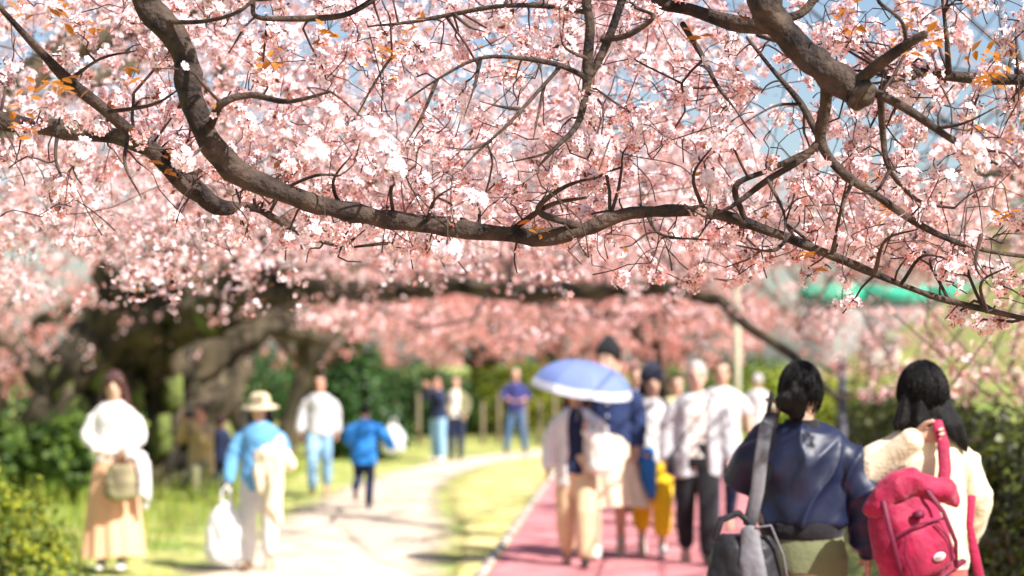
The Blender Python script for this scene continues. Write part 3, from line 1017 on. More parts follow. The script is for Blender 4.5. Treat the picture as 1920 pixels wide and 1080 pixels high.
wild_tree('slim dark cherry trunk between the sun hat and the white-shirted man', (gx(535, 36), 36, 0), (.4, -.2), 3.2, 2.7, 5.5, 90, 12, MID2, [PETAL_MID, CALYX], .028, (3, 7), thick=.16, spread=.07)
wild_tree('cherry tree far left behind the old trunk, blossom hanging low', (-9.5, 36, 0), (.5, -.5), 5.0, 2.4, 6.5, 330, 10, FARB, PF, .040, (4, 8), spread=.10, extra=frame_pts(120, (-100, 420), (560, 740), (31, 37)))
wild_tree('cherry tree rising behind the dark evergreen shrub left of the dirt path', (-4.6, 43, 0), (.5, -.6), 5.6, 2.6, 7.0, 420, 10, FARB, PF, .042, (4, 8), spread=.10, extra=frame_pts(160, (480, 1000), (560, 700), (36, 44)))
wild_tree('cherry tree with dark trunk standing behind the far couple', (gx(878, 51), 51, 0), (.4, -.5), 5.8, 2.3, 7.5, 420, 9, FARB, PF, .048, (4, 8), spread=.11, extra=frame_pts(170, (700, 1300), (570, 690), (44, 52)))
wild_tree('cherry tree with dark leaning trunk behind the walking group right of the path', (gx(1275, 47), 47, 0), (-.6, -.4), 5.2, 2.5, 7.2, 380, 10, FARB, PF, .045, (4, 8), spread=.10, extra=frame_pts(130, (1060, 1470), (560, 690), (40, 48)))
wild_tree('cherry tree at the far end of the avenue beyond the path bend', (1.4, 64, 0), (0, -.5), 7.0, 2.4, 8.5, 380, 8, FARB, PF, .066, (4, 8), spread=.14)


def keep_r(A):
    px, py, dep = project(A)
    return (py < 540) & (py > 250) | (RNG.random(len(A)) < .15)


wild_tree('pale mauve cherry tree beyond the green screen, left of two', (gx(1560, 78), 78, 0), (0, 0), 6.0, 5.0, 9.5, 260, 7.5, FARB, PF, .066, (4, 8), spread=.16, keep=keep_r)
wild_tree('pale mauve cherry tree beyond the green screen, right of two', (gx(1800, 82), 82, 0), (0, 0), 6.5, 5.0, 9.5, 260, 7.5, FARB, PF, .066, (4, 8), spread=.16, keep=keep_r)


# ------------------------------------------------------------------ bushes, hedge, evergreen
T_BL = np.array([[0, 0, 0], [-.38, .5, .08], [.38, .5, .08], [0, 1.0, -.05]])
F_BL = np.array([[0, 2, 1], [1, 2, 3]])


def bush(name, label, cat, base, lumps, nleaf, material, size, group=None, stems=5):
    root = empty(name, base, 0, label, cat, group)
    b = MB()
    for i in range(stems):
        c = lumps[i % len(lumps)]
        top = Vector((c[0], c[1], c[2])) + Vector(RNG.normal(0, .1, 3))
        b.tube([Vector((c[0] * .6 + random.uniform(-.1, .1), c[1] * .6, 0)), Vector((c[0] * .8, c[1] * .8, c[2] * .5)), top], [.03, .022, .008], 6)
    tag(b.build('stems', TWIG, root), kind='stuff')
    vol = np.array([l[3] * l[4] * l[5] for l in lumps])
    idx = RNG.choice(len(lumps), nleaf, p=vol / vol.sum())
    L = np.array(lumps)[idx]
    d = rand_dirs(nleaf)
    r = RNG.uniform(.35, 1, nleaf) ** .4
    wob = np.array([1 + .35 * mnoise.noise(Vector((q[0] * 2.2 + k, q[1] * 2.2, q[2] * 2.2))) for q, k in zip(d, idx * 3.3)])
    p = L[:, :3] + d * (L[:, 3:6] * (r * wob)[:, None])
    p[:, 2] = np.maximum(p[:, 2], .02)
    nrm = d + RNG.normal(0, .6, (nleaf, 3)) + np.array([0, 0, .4])
    V, F = scatter(T_BL, F_BL, p, nrm, size * RNG.uniform(.6, 1.25, nleaf))
    o = obj('foliage', mesh_np('foliage', V, F, material), root)
    tag(o, kind='stuff')
    return root


bush('bush', 'bright yellow green bush at the left edge beside the woman in white', 'bush', (gx(40, 13.2), 13.2, 0),
     [(-.12, 0, .5, .42, .45, .52), (-.6, .1, .75, .5, .5, .6), (.12, .1, .3, .28, .4, .32), (-.35, -.2, .85, .32, .35, .40), (-1.0, 0, .7, .5, .5, .7), (.2, -.1, .15, .25, .35, .2)], 13000, mat('leaf_left_bush', (0.36, 0.38, 0.03), .55, col2=(.085, .14, .018), scale=2.5, transl=.3, island=.7), .055)
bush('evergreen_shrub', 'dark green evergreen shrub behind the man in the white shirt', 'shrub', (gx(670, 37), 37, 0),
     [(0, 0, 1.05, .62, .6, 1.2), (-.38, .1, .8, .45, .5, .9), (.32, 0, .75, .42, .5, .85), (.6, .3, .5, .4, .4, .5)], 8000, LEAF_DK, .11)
hn = 0
HL = ['clipped dark hedge right of the path behind the red backpack', 'stretch of dark hedge between the two women seen from behind', 'far stretch of dark hedge where the grassy bank begins']
for i, (x0, y0, x1, y1) in enumerate(((2.95, 8.6, 3.35, 13.5), (3.42, 14.0, 3.95, 19.5), (4.02, 20.0, 4.5, 26))):
    lumps = []
    for k in range(9):
        t = k / 8
        lumps.append((t * (x1 - x0) + random.uniform(-.05, .05), t * (y1 - y0), .70, .42, .55, .78))
    bush('hedge', HL[i], 'hedge', (x0, y0, 0), lumps, 16000 if i == 0 else 9000, LEAF_HEDGE, .075 if i == 0 else .09, group='hedge along the path', stems=9)
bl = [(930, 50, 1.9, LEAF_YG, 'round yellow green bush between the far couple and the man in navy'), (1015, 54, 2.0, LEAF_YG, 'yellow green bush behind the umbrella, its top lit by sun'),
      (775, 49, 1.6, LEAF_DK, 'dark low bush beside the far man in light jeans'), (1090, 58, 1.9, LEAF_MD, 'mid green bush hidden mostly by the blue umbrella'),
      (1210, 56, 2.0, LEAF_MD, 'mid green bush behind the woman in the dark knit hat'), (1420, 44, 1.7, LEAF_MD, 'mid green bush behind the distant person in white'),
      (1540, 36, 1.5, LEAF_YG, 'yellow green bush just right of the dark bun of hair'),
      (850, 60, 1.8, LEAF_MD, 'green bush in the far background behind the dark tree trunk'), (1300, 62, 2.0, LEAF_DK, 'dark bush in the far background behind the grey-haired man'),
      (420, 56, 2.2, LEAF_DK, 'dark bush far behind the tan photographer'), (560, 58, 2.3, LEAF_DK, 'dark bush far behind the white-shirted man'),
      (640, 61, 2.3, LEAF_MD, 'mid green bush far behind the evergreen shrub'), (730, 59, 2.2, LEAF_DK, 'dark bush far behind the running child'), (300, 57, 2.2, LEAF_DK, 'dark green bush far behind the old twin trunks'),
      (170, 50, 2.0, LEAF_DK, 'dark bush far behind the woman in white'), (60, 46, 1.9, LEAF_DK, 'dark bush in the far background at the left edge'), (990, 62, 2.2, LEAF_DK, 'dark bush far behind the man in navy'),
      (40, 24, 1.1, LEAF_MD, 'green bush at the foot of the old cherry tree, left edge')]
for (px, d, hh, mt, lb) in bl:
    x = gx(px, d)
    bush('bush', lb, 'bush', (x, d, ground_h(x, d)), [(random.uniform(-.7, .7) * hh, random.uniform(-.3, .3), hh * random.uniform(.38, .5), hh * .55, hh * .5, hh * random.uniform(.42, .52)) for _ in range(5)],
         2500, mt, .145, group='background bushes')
# yellow-green leafy tree at the right edge, against the sky
ty = empty('leafy_tree', (9.2, 27, ground_h(9.2, 27)), 0, 'yellow green leafy tree at the upper right edge against the sky', 'tree')
MB().tube([(0, 0, 0), (-.1, 0, 1.4), (-.3, 0, 2.4)], [.16, .13, .10], 10, rough=.3).build('trunk', BARK_OLD, ty)
for k in range(5):
    a = k * 1.26
    MB().tube([(-.3, 0, 2.3), (-.3 + math.cos(a) * .6, math.sin(a) * .6, 3.0), (-.3 + math.cos(a) * 1.2, math.sin(a) * 1.1, 3.6 + .2 * (k % 2))], [.07, .05, .015], 6).build('branch', BARK_OLD, ty)
n = 5200
d_ = rand_dirs(n)
pp = d_ * np.array([1.9, 1.6, 1.25]) * (RNG.uniform(.2, 1, n) ** .45)[:, None] + np.array([-.9, 0, 2.9])
pp = pp[[mnoise.noise(Vector(q) * 1.5) > -.08 for q in pp]]
V_, F_ = scatter(T_BL, F_BL, pp, rand_dirs(len(pp), (0, 0, .5)), RNG.uniform(.06, .12, len(pp)))
tag(obj('crown', mesh_np('crown', V_, F_, LEAF_YG), ty), kind='stuff')

# ------------------------------------------------------------------ far wall with green screen, white hut, posts
D = 62.0
CONC = mat('concrete', (.27, .26, .245), .9, var=.3, scale=1.5, bump=.2)
TEAL = mat('green_screen', (.04, .42, .26), .7, col2=(.03, .32, .21), scale=.6)
wl = empty('boundary_wall', (gx(1500, D), D, 0), 0, 'long concrete wall topped by a bright green screen beyond the grassy bank', 'wall')
z0, z1 = P(0, 570, D).z, P(0, 536, D).z
for i in range(10):
    MB().box((1.0 + i * 2.0, 0, z0 / 2 - .02), (1.985, .3, z0 - .04), bev=.02).build('wall_panel', CONC, wl)
    MB().box((1.0 + i * 2.0, -.02 + .02 * (i % 2), (z0 + z1) / 2), (1.95, .05, z1 - z0), bev=.01).build('screen_panel', TEAL, wl)
    MB().box((i * 2.0, .06, (z0 + z1) / 2), (.06, .06, z1 - z0 + .06)).build('post', mat('steel', (.25, .26, .26), .5), wl)
MB().box((10, 0, z0 + .005), (20, .42, .09), bev=.02).build('coping', CONC, wl)

D = 44.0
hut = empty('hut', (gx(1650, D), D, ground_h(gx(1650, D), D)), R(-12), 'small white walled hut half hidden by twigs on the bank', 'hut')
WHT = mat('white_plaster', (.78, .74, .66), .85, var=.12, scale=2)
hb = hut.location.z
ht = P(0, 640, D).z - hb
MB().box((0, 0, ht / 2), (.85, 1.4, ht), bev=.015).build('wall', WHT, hut)
MB().box((0, 0, ht + .05), (1.05, 1.65, .10), bev=.02).build('roof', mat('hut_roof', (.33, .31, .30), .8), hut)
MB().box((-.12, -.715, ht * .42), (.34, .03, ht * .8)).build('door', mat('hut_door', (.45, .42, .38), .6), hut)
MB().box((.25, -.712, ht * .62), (.2, .03, ht * .22)).build('window', mat('hut_window', (.06, .07, .08), .2), hut)


def pole(name, label, px, d, r, top_py, colr, cat='pole', cap=True):
    x = gx(px, d)
    z = ground_h(x, d)
    h = P(0, top_py, d).z - z
    root = empty(name, (x, d, z), 0, label, cat)
    m = mat(name + '_paint_' + str(px), colr, .6, var=.2, scale=5)
    MB().tube([(0, 0, 0), (0, 0, h * .5), (0, 0, h)], [r, r * .97, r * .9], 12, cap=False).build('shaft', m, root)
    MB().lathe([(r * 1.8, 0), (r * 1.8, .12), (r * 1.1, .2)], seg=12).build('base', m, root)
    if cap:
        MB().lathe([(r * 1.15, 0), (r * 1.2, .05), (r * .6, .12)], (0, 0, h), seg=12).build('cap', m, root)
    return root


pole('lamp_pole', 'slender pale green pole standing behind the grey-haired man', 1382, 31, .058, 520, (.47, .46, .33))
pole('metal_post', 'dark grey post by the hedge between the two women seen from behind', 1578, 22, .055, 690, (.10, .10, .12))
pole('thin_post', 'thin pale green post behind the top of the blue umbrella', 1156, 40, .05, 640, (.42, .45, .34))
# timber stakes of the low fence behind the far people
STK = mat('stake_wood', (.24, .19, .13), .85, var=.4, scale=6, bump=.3)
for i, px in enumerate((700, 742, 785, 905, 935, 985, 1012, 1040)):
    d = 43.5 + .25 * math.sin(i * 2.1)
    o = MB().tube([(0, 0, 0), (0, 0, .5), (0, 0, 1.02 + .12 * math.sin(i * 3.7))], [.05, .046, .04], 8, rough=.15).build('fence_stake', STK)
    o.location = (gx(px, d), d, 0)
    nm = ['leftmost of the low timber stakes, by the evergreen shrub', 'timber stake second from the evergreen shrub', 'timber stake just left of the far couple', 'timber stake just right of the far couple',
          'timber stake midway between far couple and man in navy', 'timber stake just right of the man in navy', 'timber stake second to the right of the man in navy', 'timber stake by the edge of the blue umbrella'][i]
    tag(o, nm, 'stake', 'timber stakes of the low fence')

# ------------------------------------------------------------------ people
def ellip(c, r, seg=14, rings=9):
    V, F = [], []
    c = Vector(c)
    for i in range(rings + 1):
        t = math.pi * (i + .0001) / (rings + .0002)
        for k in range(seg):
            a = 2 * math.pi * k / seg
            V.append(c + Vector((math.cos(a) * math.sin(t) * r[0], math.sin(a) * math.sin(t) * r[1], math.cos(t) * r[2])))
    for i in range(rings):
        for k in range(seg):
            k2 = (k + 1) % seg
            F.append((i * seg + k, (i + 1) * seg + k, (i + 1) * seg + k2, i * seg + k2))
    F.append(tuple(range(seg)))
    F.append(tuple(rings * seg + k for k in range(seg))[::-1])
    return V, F


def rings_vf(rings, seg=24, gap=None):
    """horizontal rings (x, y, z, rx, ry); gap(z) = half angle of an opening at the front"""
    V, F = [], []
    for (x, y, z, rx, ry) in rings:
        g = gap(z) if gap else 0
        for k in range(seg):
            a = 2 * math.pi * k / seg - math.pi / 2
            da = abs((a + math.pi / 2 + math.pi) % (2 * math.pi) - math.pi)
            f = .55 if da < g else 1
            V.append(Vector((x + math.cos(a) * rx * f, y + math.sin(a) * ry * f, z)))
    m = len(rings)
    for i in range(m - 1):
        for k in range(seg):
            k2 = (k + 1) % seg
            F.append((i * seg + k, i * seg + k2, (i + 1) * seg + k2, (i + 1) * seg + k))
    F.append(tuple(range(seg))[::-1])
    F.append(tuple((m - 1) * seg + k for k in range(seg)))
    return V, F


def fused(name, parts, voxel, material, parent, s=1.0, smooth=4, wrinkle=0.0, wsc=9.0, wz=.45, extra=None, crease=0.0):
    """closed shapes fused into one continuous surface"""
    mb = MB()
    for V, F in parts:
        mb.add(V, F)
    me0 = mesh_py('tmp', mb.V, mb.F, material)
    o = bpy.data.objects.new('tmp', me0)
    COL.objects.link(o)
    r = o.modifiers.new('r', 'REMESH')
    r.mode = 'VOXEL'
    r.voxel_size = voxel
    sm = o.modifiers.new('s', 'SMOOTH')
    sm.factor = .5
    sm.iterations = smooth
    dg = bpy.context.evaluated_depsgraph_get()
    me = bpy.data.meshes.new_from_object(o.evaluated_get(dg))
    bpy.data.objects.remove(o)
    bpy.data.meshes.remove(me0)
    me.name = name
    n = len(me.vertices)
    co = np.empty(n * 3, np.float32)
    me.vertices.foreach_get('co', co)
    co = co.reshape(-1, 3)
    if wrinkle:
        no = np.empty(n * 3, np.float32)
        me.vertices.foreach_get('normal', no)
        no = no.reshape(-1, 3)
        w_ = np.array([mnoise.noise(Vector((c[0] * wsc, c[1] * wsc, c[2] * wsc * wz + c[0] * 3))) + .5 * abs(mnoise.noise(Vector((c[0] * wsc * 2.1, c[1] * wsc * 2.1 + 4, c[2] * wsc * 1.6)))) for c in co])
        if crease:                       # sharper pulled folds running aslant
            w2_ = np.array([(1 - abs(mnoise.noise(Vector(((c[0] + c[2] * .55) * 7, c[1] * 5 + c[2] * 2, (c[2] - c[0] * .5) * 3.2 + 7))))) ** 5 for c in co])
            w_ = w_ + (w2_ - .3) * crease / wrinkle
        co = co + no * (w_ * wrinkle)[:, None]
    me.vertices.foreach_set('co', (co * s).ravel().astype(np.float32))
    me.materials.clear()
    me.materials.append(material)
    me.polygons.foreach_set('use_smooth', np.ones(len(me.polygons), bool))
    if extra is not None and extra.V:           # fingers: rooted inside the palm, same mesh
        bm = bmesh.new()
        bm.from_mesh(me)
        vs = [bm.verts.new(v * s) for v in extra.V]
        for f in extra.F:
            fc = bm.faces.new([vs[i] for i in f])
            fc.smooth = True
        bm.to_mesh(me)
        bm.free()
    me.update()
    return obj(name, me, parent)


def skin_mat(c):
    return mat('skin_%d_%d' % (c[0] * 100, c[1] * 100), c, .5, var=.12, scale=14, spec=.35)


def cloth(name, c, **k):
    k.setdefault('var', .14)
    k.setdefault('scale', 7)
    k.setdefault('bump', .25)
    k.setdefault('bscale', 60)
    return mat('cloth_' + name, c, k.pop('rough', .85), sheen=.15, **k)


SKIN = (.58, .36, .26)
HAIR_B = mat('hair_black', (.006, .005, .006), .5, var=.6, scale=30, streak=(4, 4, .6), bump=.5, bscale=60, spec=.22)
HAIR_M = mat('hair_brown', (.075, .022, .018), .42, var=.5, scale=30, streak=(4, 4, .6), bump=.5, bscale=60, spec=.5)
HAIR_BR = mat('hair_chestnut', (.16, .065, .03), .45, var=.5, scale=30, streak=(4, 4, .6), bump=.4, spec=.4)
HAIR_G = mat('hair_grey', (.52, .49, .48), .6, var=.35, scale=40, streak=(4, 4, .6), bump=.4)
EYE = mat('eye_dark', (.02, .015, .012), .25)
LIP = mat('lip', (.42, .14, .12), .5)

HEAD = [(-.113, .022, -.058, .020), (-.105, .036, -.050, .036), (-.085, .050, -.034, .056), (-.055, .060, -.016, .074), (-.02, .067, -.003, .090), (.02, .072, .004, .095),
        (.055, .073, .007, .095), (.082, .064, .008, .083), (.102, .044, .008, .058), (.113, .018, .008, .024)]
BODY = [(.80, .150, .110), (.90, .165, .118), (.98, .150, .108), (1.06, .132, .098), (1.16, .143, .105), (1.26, .150, .112), (1.33, .146, .106), (1.38, .128, .096), (1.42, .096, .080), (1.455, .068, .062)]


def head_xf(sp):
    return (Matrix.Translation((sp.get('hx', 0), sp.get('hy', -.01) - sp.get('lean', 0) * .6, 1.585)) @ Matrix.Rotation(sp.get('turn', 0), 4, 'Z')
            @ Matrix.Rotation(sp.get('nod', 0), 4, 'X') @ Matrix.Rotation(sp.get('roll', 0), 4, 'Y') @ Matrix.Scale(sp.get('hs', 1.1), 4))


def hand_parts(wrist, d, side_hint, s_thumb, curl=.5):
    """palm (fused with the arm) and five fingers; d = direction of the hand, side_hint = across the knuckles"""
    d = Vector(d).normalized()
    sv = Vector(side_hint)
    sv = (sv - d * sv.dot(d)).normalized()
    nrm = d.cross(sv).normalized() * s_thumb        # palm side
    w_ = Vector(wrist)
    palm = tube_vf([w_, w_ + d * .04, w_ + d * .082], [(.026, .020), (.040, .016), (.038, .014)], 10, side=sv)
    ex = MB()
    for k, (o, L) in enumerate(((-.030, .062), (-.010, .074), (.010, .078), (.029, .070))):
        b = w_ + d * .078 + sv * o
        d1 = (d * math.cos(curl * .6) + nrm * math.sin(curl * .6)).normalized()
        d2 = (d * math.cos(curl * 1.5) + nrm * math.sin(curl * 1.5)).normalized()
        d3 = (d * math.cos(curl * 2.2) + nrm * math.sin(curl * 2.2)).normalized()
        p1 = b + d1 * L * .45
        p2 = p1 + d2 * L * .32
        p3 = p2 + d3 * L * .26
        ex.tube([b - d * .012, b, p1, p2, p3], [.0088, .0092, .0085, .0078, .0065], 7)
    tb = w_ + d * .022 + sv * .034
    td = (d * .62 + sv * .62 + nrm * .45).normalized()
    t1 = tb + td * .034
    t2 = t1 + (td * .5 + d * .6 + nrm * .2).normalized() * .03
    ex.tube([tb - td * .015, tb, t1, t2], [.012, .0125, .0105, .008], 7)
    return palm, ex


def person(label, px, d, h, rz, sp, group=None, z=0.0, x=None):
    s = h / 1.70
    X = gx(px, d) if x is None else x
    root = empty('person', (X, d, ground_h(X, d) + .03 + z), rz, label, 'person', group)
    vx = sp.get('vox', .013)
    lean = sp.get('lean', 0)
    W = sp.get('w', 1.0)

    def ly(z_):
        return -lean * max(0, z_ - .9)
    SH = 1.37
    sw = .150 * W
    J = {}
    for sd_, nm in ((-1, 'r'), (1, 'l')):     # facing -Y: the right hand is at -X
        sh = Vector((sd_ * sw, ly(SH) + .005, SH))
        el, wr = sp.get(nm + 'arm', ((sd_ * .212 * W, .02, 1.13), (sd_ * .220 * W, -.05, .89)))
        kn, an = sp.get(nm + 'leg', ((sd_ * .095, -.015, .49), (sd_ * .10, .02, .09)))
        J[nm] = (sh, Vector(el), Vector(wr), Vector((sd_ * .088, 0, .90)), Vector(kn), Vector(an))
    # ---- body: one continuous surface
    parts = []
    hm = head_xf(sp)
    Vh, Fh = rings_vf([(0, cy, z_, rx, ry) for (z_, rx, cy, ry) in HEAD], 20)
    parts.append(([hm @ v for v in Vh], Fh))
    for q in (tube_vf([(0, -.092, .022), (0, -.102, .0), (0, -.108, -.022)], [.008, .011, .014], 8), ellip((0, -.085, -.058), (.024, .02, .013), 10, 6),
              ellip((.074, .01, -.008), (.012, .022, .032), 8, 6), ellip((-.074, .01, -.008), (.012, .022, .032), 8, 6), ellip((0, -.07, .032), (.055, .022, .012), 10, 6)):
        parts.append(([hm @ v for v in q[0]], q[1]))
    nk = hm @ Vector((0, .02, -.06))
    parts.append(tube_vf([(0, ly(1.42) + .015, 1.40), (0, ly(1.46) + .012, 1.46), nk], [.058, .052, .053], 12))
    parts.append(rings_vf([(0, ly(z_), z_, rx * W, ry * W) for (z_, rx, ry) in BODY], 20))
    ex = MB()
    for nm, sd_ in (('r', -1), ('l', 1)):
        sh, el, wr, hp, kn, an = J[nm]
        parts.append(tube_vf([sh + Vector((-sd_ * .03, 0, -.005)), sh + (el - sh) * .3, el, el + (wr - el) * .35, wr], [.052, .048, .038, .038, .026], 10))
        hd = sp.get(nm + 'hand', None) or (wr - el)
        side = sp.get(nm + 'knuck', (0, -1, 0) if abs(Vector(hd).normalized().y) < .8 else (0, 0, 1))
        pal, e_ = hand_parts(wr, hd, side, sd_ if nm == 'l' else sd_, sp.get(nm + 'curl', .55))
        parts.append(pal)
        ex.add(e_.V, e_.F)
        parts.append(tube_vf([hp, hp + (kn - hp) * .4, kn, kn + (an - kn) * .35, an], [.088, .078, .056, .054, .036], 12))
        fd = Vector(sp.get(nm + 'foot', (0, -1, -.25))).normalized()
        parts.append(tube_vf([an + Vector((0, .015, -.02)), an + Vector((0, 0, -.045)) + fd * .06, an + Vector((0, 0, -.045)) + fd * .15], [.036, .034, .024], 10, side=(1, 0, 0)))
    fused('body', parts, .012 if vx < .01 else max(.018, vx * 1.4), skin_mat(sp.get('skin', SKIN)), root, s, smooth=2, extra=ex)
    # ---- face
    if sp.get('face', True):
        for sd_ in (-1, 1):
            V, F = ellip((sd_ * .031, -.0865, .010), (.013, .007, .0065), 10, 6)
            MB().add([hm @ v * s for v in V], F).build('eye', EYE, root)
            q = [hm @ Vector(v) * s for v in ((sd_ * .048, -.082, .028), (sd_ * .032, -.094, .034), (sd_ * .016, -.097, .031))]
            MB().tube(q, [.003 * s, .0038 * s, .003 * s], 6).build('eyebrow', sp['hair'][1], root)
        q = [hm @ Vector(v) * s for v in ((-.023, -.097, -.056), (0, -.1055, -.055), (.023, -.097, -.056))]
        MB().tube(q, [.003 * s, .0062 * s, .003 * s], 8).build('mouth', LIP, root)
    # ---- hair
    style, hmat = sp['hair']
    line, bottom = {'short': (.50, -.25), 'long': (.42, -.75), 'bob': (.30, -.75), 'bun': (.55, -.45), 'balding': (.78, -.25)}[style]
    V, F = ellip((0, .010, .012), (1, 1, 1), 28, 18)
    out = []
    for v in V:
        q = v - Vector((0, .010, .012))
        face_ = q.y < -.22 and q.z < line and abs(q.x) < .80
        low = q.z < bottom or (q.z < -.05 and q.y < .02 and abs(q.x) > .5 and style in ('short', 'balding', 'bun'))
        f = .72 if (face_ or low) else 1 + .035 * mnoise.noise(Vector((q.x * 9, q.y * 9, q.z * 2.5)))
        rr = (.086, .110, .118) if style != 'balding' else (.078, .102, .108)
        out.append(hm @ (Vector((q.x * rr[0], q.y * rr[1], q.z * rr[2])) * f + Vector((0, .010, .012))))
    hp_ = [(out, F)]
    if style in ('long', 'bob'):
        L = sp.get('hairlen', .16)
        for (x_, y_, dx, ln, r_) in ((-.066, .0, -.014, L, .027), (.066, .0, .014, L, .027), (-.070, .04, -.012, L, .032), (.070, .04, .012, L, .032), (-.035, .075, -.01, L * .95, .036), (.035, .075, .01, L * .95, .036), (0, .082, 0, L, .036)):
            a = hm @ Vector((x_, y_, .0))
            b = hm @ Vector((x_ * 1.14 + dx, y_ * 1.05 + .005, -.09))
            c = b + Vector((dx * 1.2, .004, -ln + .05))
            hp_.append(tube_vf([a, b, (b + c) / 2 + Vector((dx * .4, 0, 0)), c], [r_, r_, r_ * .95, r_ * .5], 9))
        if style == 'long':
            for sd_ in (-1, 1):
                hp_.append(tube_vf([hm @ Vector((sd_ * .02, -.095, .075)), hm @ Vector((sd_ * .055, -.088, .035)), hm @ Vector((sd_ * .075, -.05, -.03))], [.016, .017, .016], 8))
            hp_.append(tube_vf([hm @ Vector((-.05, -.085, .06)), hm @ Vector((0, -.103, .055)), hm @ Vector((.05, -.085, .06))], [.018, .022, .018], 8))
    if style == 'bun':
        hp_.append(([hm @ v for v in ellip((sp.get('bunx', .0), .115, -.035), (.048, .040, .045))[0]], ellip((0, 0, 0), (1, 1, 1))[1]))
        hp_.append(tube_vf([hm @ Vector((0, .08, .03)), hm @ Vector((0, .1, -.02)), hm @ Vector((0, .085, -.09))], [.05, .05, .035], 9))
    for ex_ in sp.get('locks', []):
        hp_.append(tube_vf([Vector(q) for q in ex_[0]], ex_[1], 9))
    fused('hair', hp_, .008 if vx < .01 else .011, hmat, root, s, smooth=2, wrinkle=.004, wsc=45, wz=.15)
    if sp.get('strands'):            # loose strands over the hair
        sb_ = MB()
        for q in range(sp['strands']):
            a = random.uniform(-.5, math.pi + .5)
            k1 = random.uniform(1.0, 1.07)
            e_ = random.uniform(1.9, 2.5)
            sw_ = random.uniform(-.25, .25)
            pts_ = []
            for t in np.linspace(random.uniform(.05, .5), e_, 7):
                aa = a + sw_ * t
                pts_.append((hm @ Vector((math.cos(aa) * math.sin(t) * .088 * k1, .010 + math.sin(aa) * math.sin(t) * .112 * k1, .012 + math.cos(t) * .120 * k1))) * s)
            sb_.tube(pts_, [.0016, .0018, .0018, .0018, .0016, .0014, .0008], 3, cap=False)
        tag(sb_.build('strands', hmat, root), kind='stuff')
    # ---- garments
    for g in sp['wear']:
        k = g['kind']
        m = g['mat']
        o = g.get('o', .018)
        nm = g.get('name', {'top': 'jacket', 'trousers': 'trousers', 'skirt': 'skirt'}.get(k, k))
        if k == 'top':
            hem, neck = g.get('hem', .86), g.get('neck', 1.45)
            zs = [z_ for z_ in np.linspace(hem, 1.32, 8)] + [1.36, 1.39, 1.42, neck]
            bz, bx, by = zip(*BODY)
            fl = g.get('flare', 0)
            rg = []
            for z_ in zs:
                rx = np.interp(max(z_, .82), bz, bx) * W + o + fl * max(0, 1.2 - z_)
                ry = np.interp(max(z_, .82), bz, by) * W + o + fl * max(0, 1.2 - z_)
                if g.get('boxy'):
                    rx = max(rx, (.146 * W + o) if z_ < 1.35 else 0)
                    ry = max(ry, (.112 * W + o) if z_ < 1.33 else 0)
                if z_ >= 1.44:
                    rx, ry = .078, .072
                rg.append((0, ly(z_), z_, rx, ry))
            pr = [rings_vf(rg, 36, g.get('gap'))]
            pr2 = []
            if g.get('sleeve', 'long') != 'none':
                for a_ in ('r', 'l'):
                    sh, el, wr, *_ = J[a_]
                    sd_ = -1 if a_ == 'r' else 1
                    f = g.get('slw', 1.0)
                    p0 = sh + Vector((-sd_ * .035, 0, -.005))
                    if g.get('sleeve', 'long') == 'short':
                        e_ = sh + (el - sh) * .8
                        pr.append(tube_vf([p0, sh + (el - sh) * .3, e_], [.064 * f, (.06 + o * .3) * f, (.056 + o * .3) * f], 14))
                    else:
                        e_ = el + (wr - el) * g.get('cuff', .94)
                        mid = el + (wr - el) * .45
                        pr.append(tube_vf([p0, sh + (el - sh) * .35, el + (sh - el) * .05, el + (wr - el) * .08, mid, e_], [.056 * f, (.044 + o * .8) * f, (.038 + o * .8) * f, (.038 + o * .8) * f, (.034 + o * .8) * f, (.028 + o * .7) * f * g.get('bell', 1)], 14))
            if g.get('collar'):
                pr.append(tube_vf([(0, ly(1.44) + .012, 1.435), (0, ly(1.46) + .010, 1.435 + g['collar'])], [.082, .074], 16, cap=False))
            go = fused(nm, pr, vx * (1.05 if vx < .012 else 1.3), m, root, s, smooth=2, wrinkle=g.get('wr', .008), wsc=g.get('wsc', 9), crease=g.get('crease', .010))
            if g.get('buttons'):
                for i in range(5):
                    z_ = hem + .06 + i * (1.36 - hem) / 5
                    ry = np.interp(z_, bz, by) * W + o
                    MB().lathe([(.012 * s, 0), (.012 * s, .006 * s)], (0, 0, 0), 8).build('button', g['buttons'], go).matrix_local = Matrix.Translation(Vector((0, (ly(z_) - ry - .006) * s, z_ * s))) @ Matrix.Rotation(R(90), 4, 'X')
            if g.get('trim'):              # ribbed hem, cuffs and collar band
                tm = g['trim']
                rx = np.interp(hem, bz, bx) * W + o + .004
                ry = np.interp(hem, bz, by) * W + o + .004
                fused('hem_band', [rings_vf([(0, ly(hem), hem - .065, rx * .93, ry * .95), (0, ly(hem), hem - .03, rx * 1.0, ry * 1.02), (0, ly(hem), hem + .012, rx, ry)], 30)], .009, tm, go, s, 1, .003, 30)
                fused('collar_band', [tube_vf([(0, .012, 1.432), (0, .014, 1.475)], [.084, .072], 18, cap=False)], .008, tm, go, s, 1)
                for a_ in ('r', 'l'):
                    sh, el, wr, *_ = J[a_]
                    u_ = (wr - el)
                    MB().tube([(el + u_ * .80) * s, (el + u_ * .98) * s], [.043 * s, .038 * s], 14).build('cuff', tm, go)
        elif k == 'trousers':
            ww = g.get('w', 1.0)
            bz, bx, by = zip(*BODY)
            top = g.get('top', 1.03)
            pr = [rings_vf([(0, ly(z_), z_, np.interp(z_, bz, bx) * W + o, np.interp(z_, bz, by) * W + o) for z_ in np.linspace(.82, top, 5)], 28)]
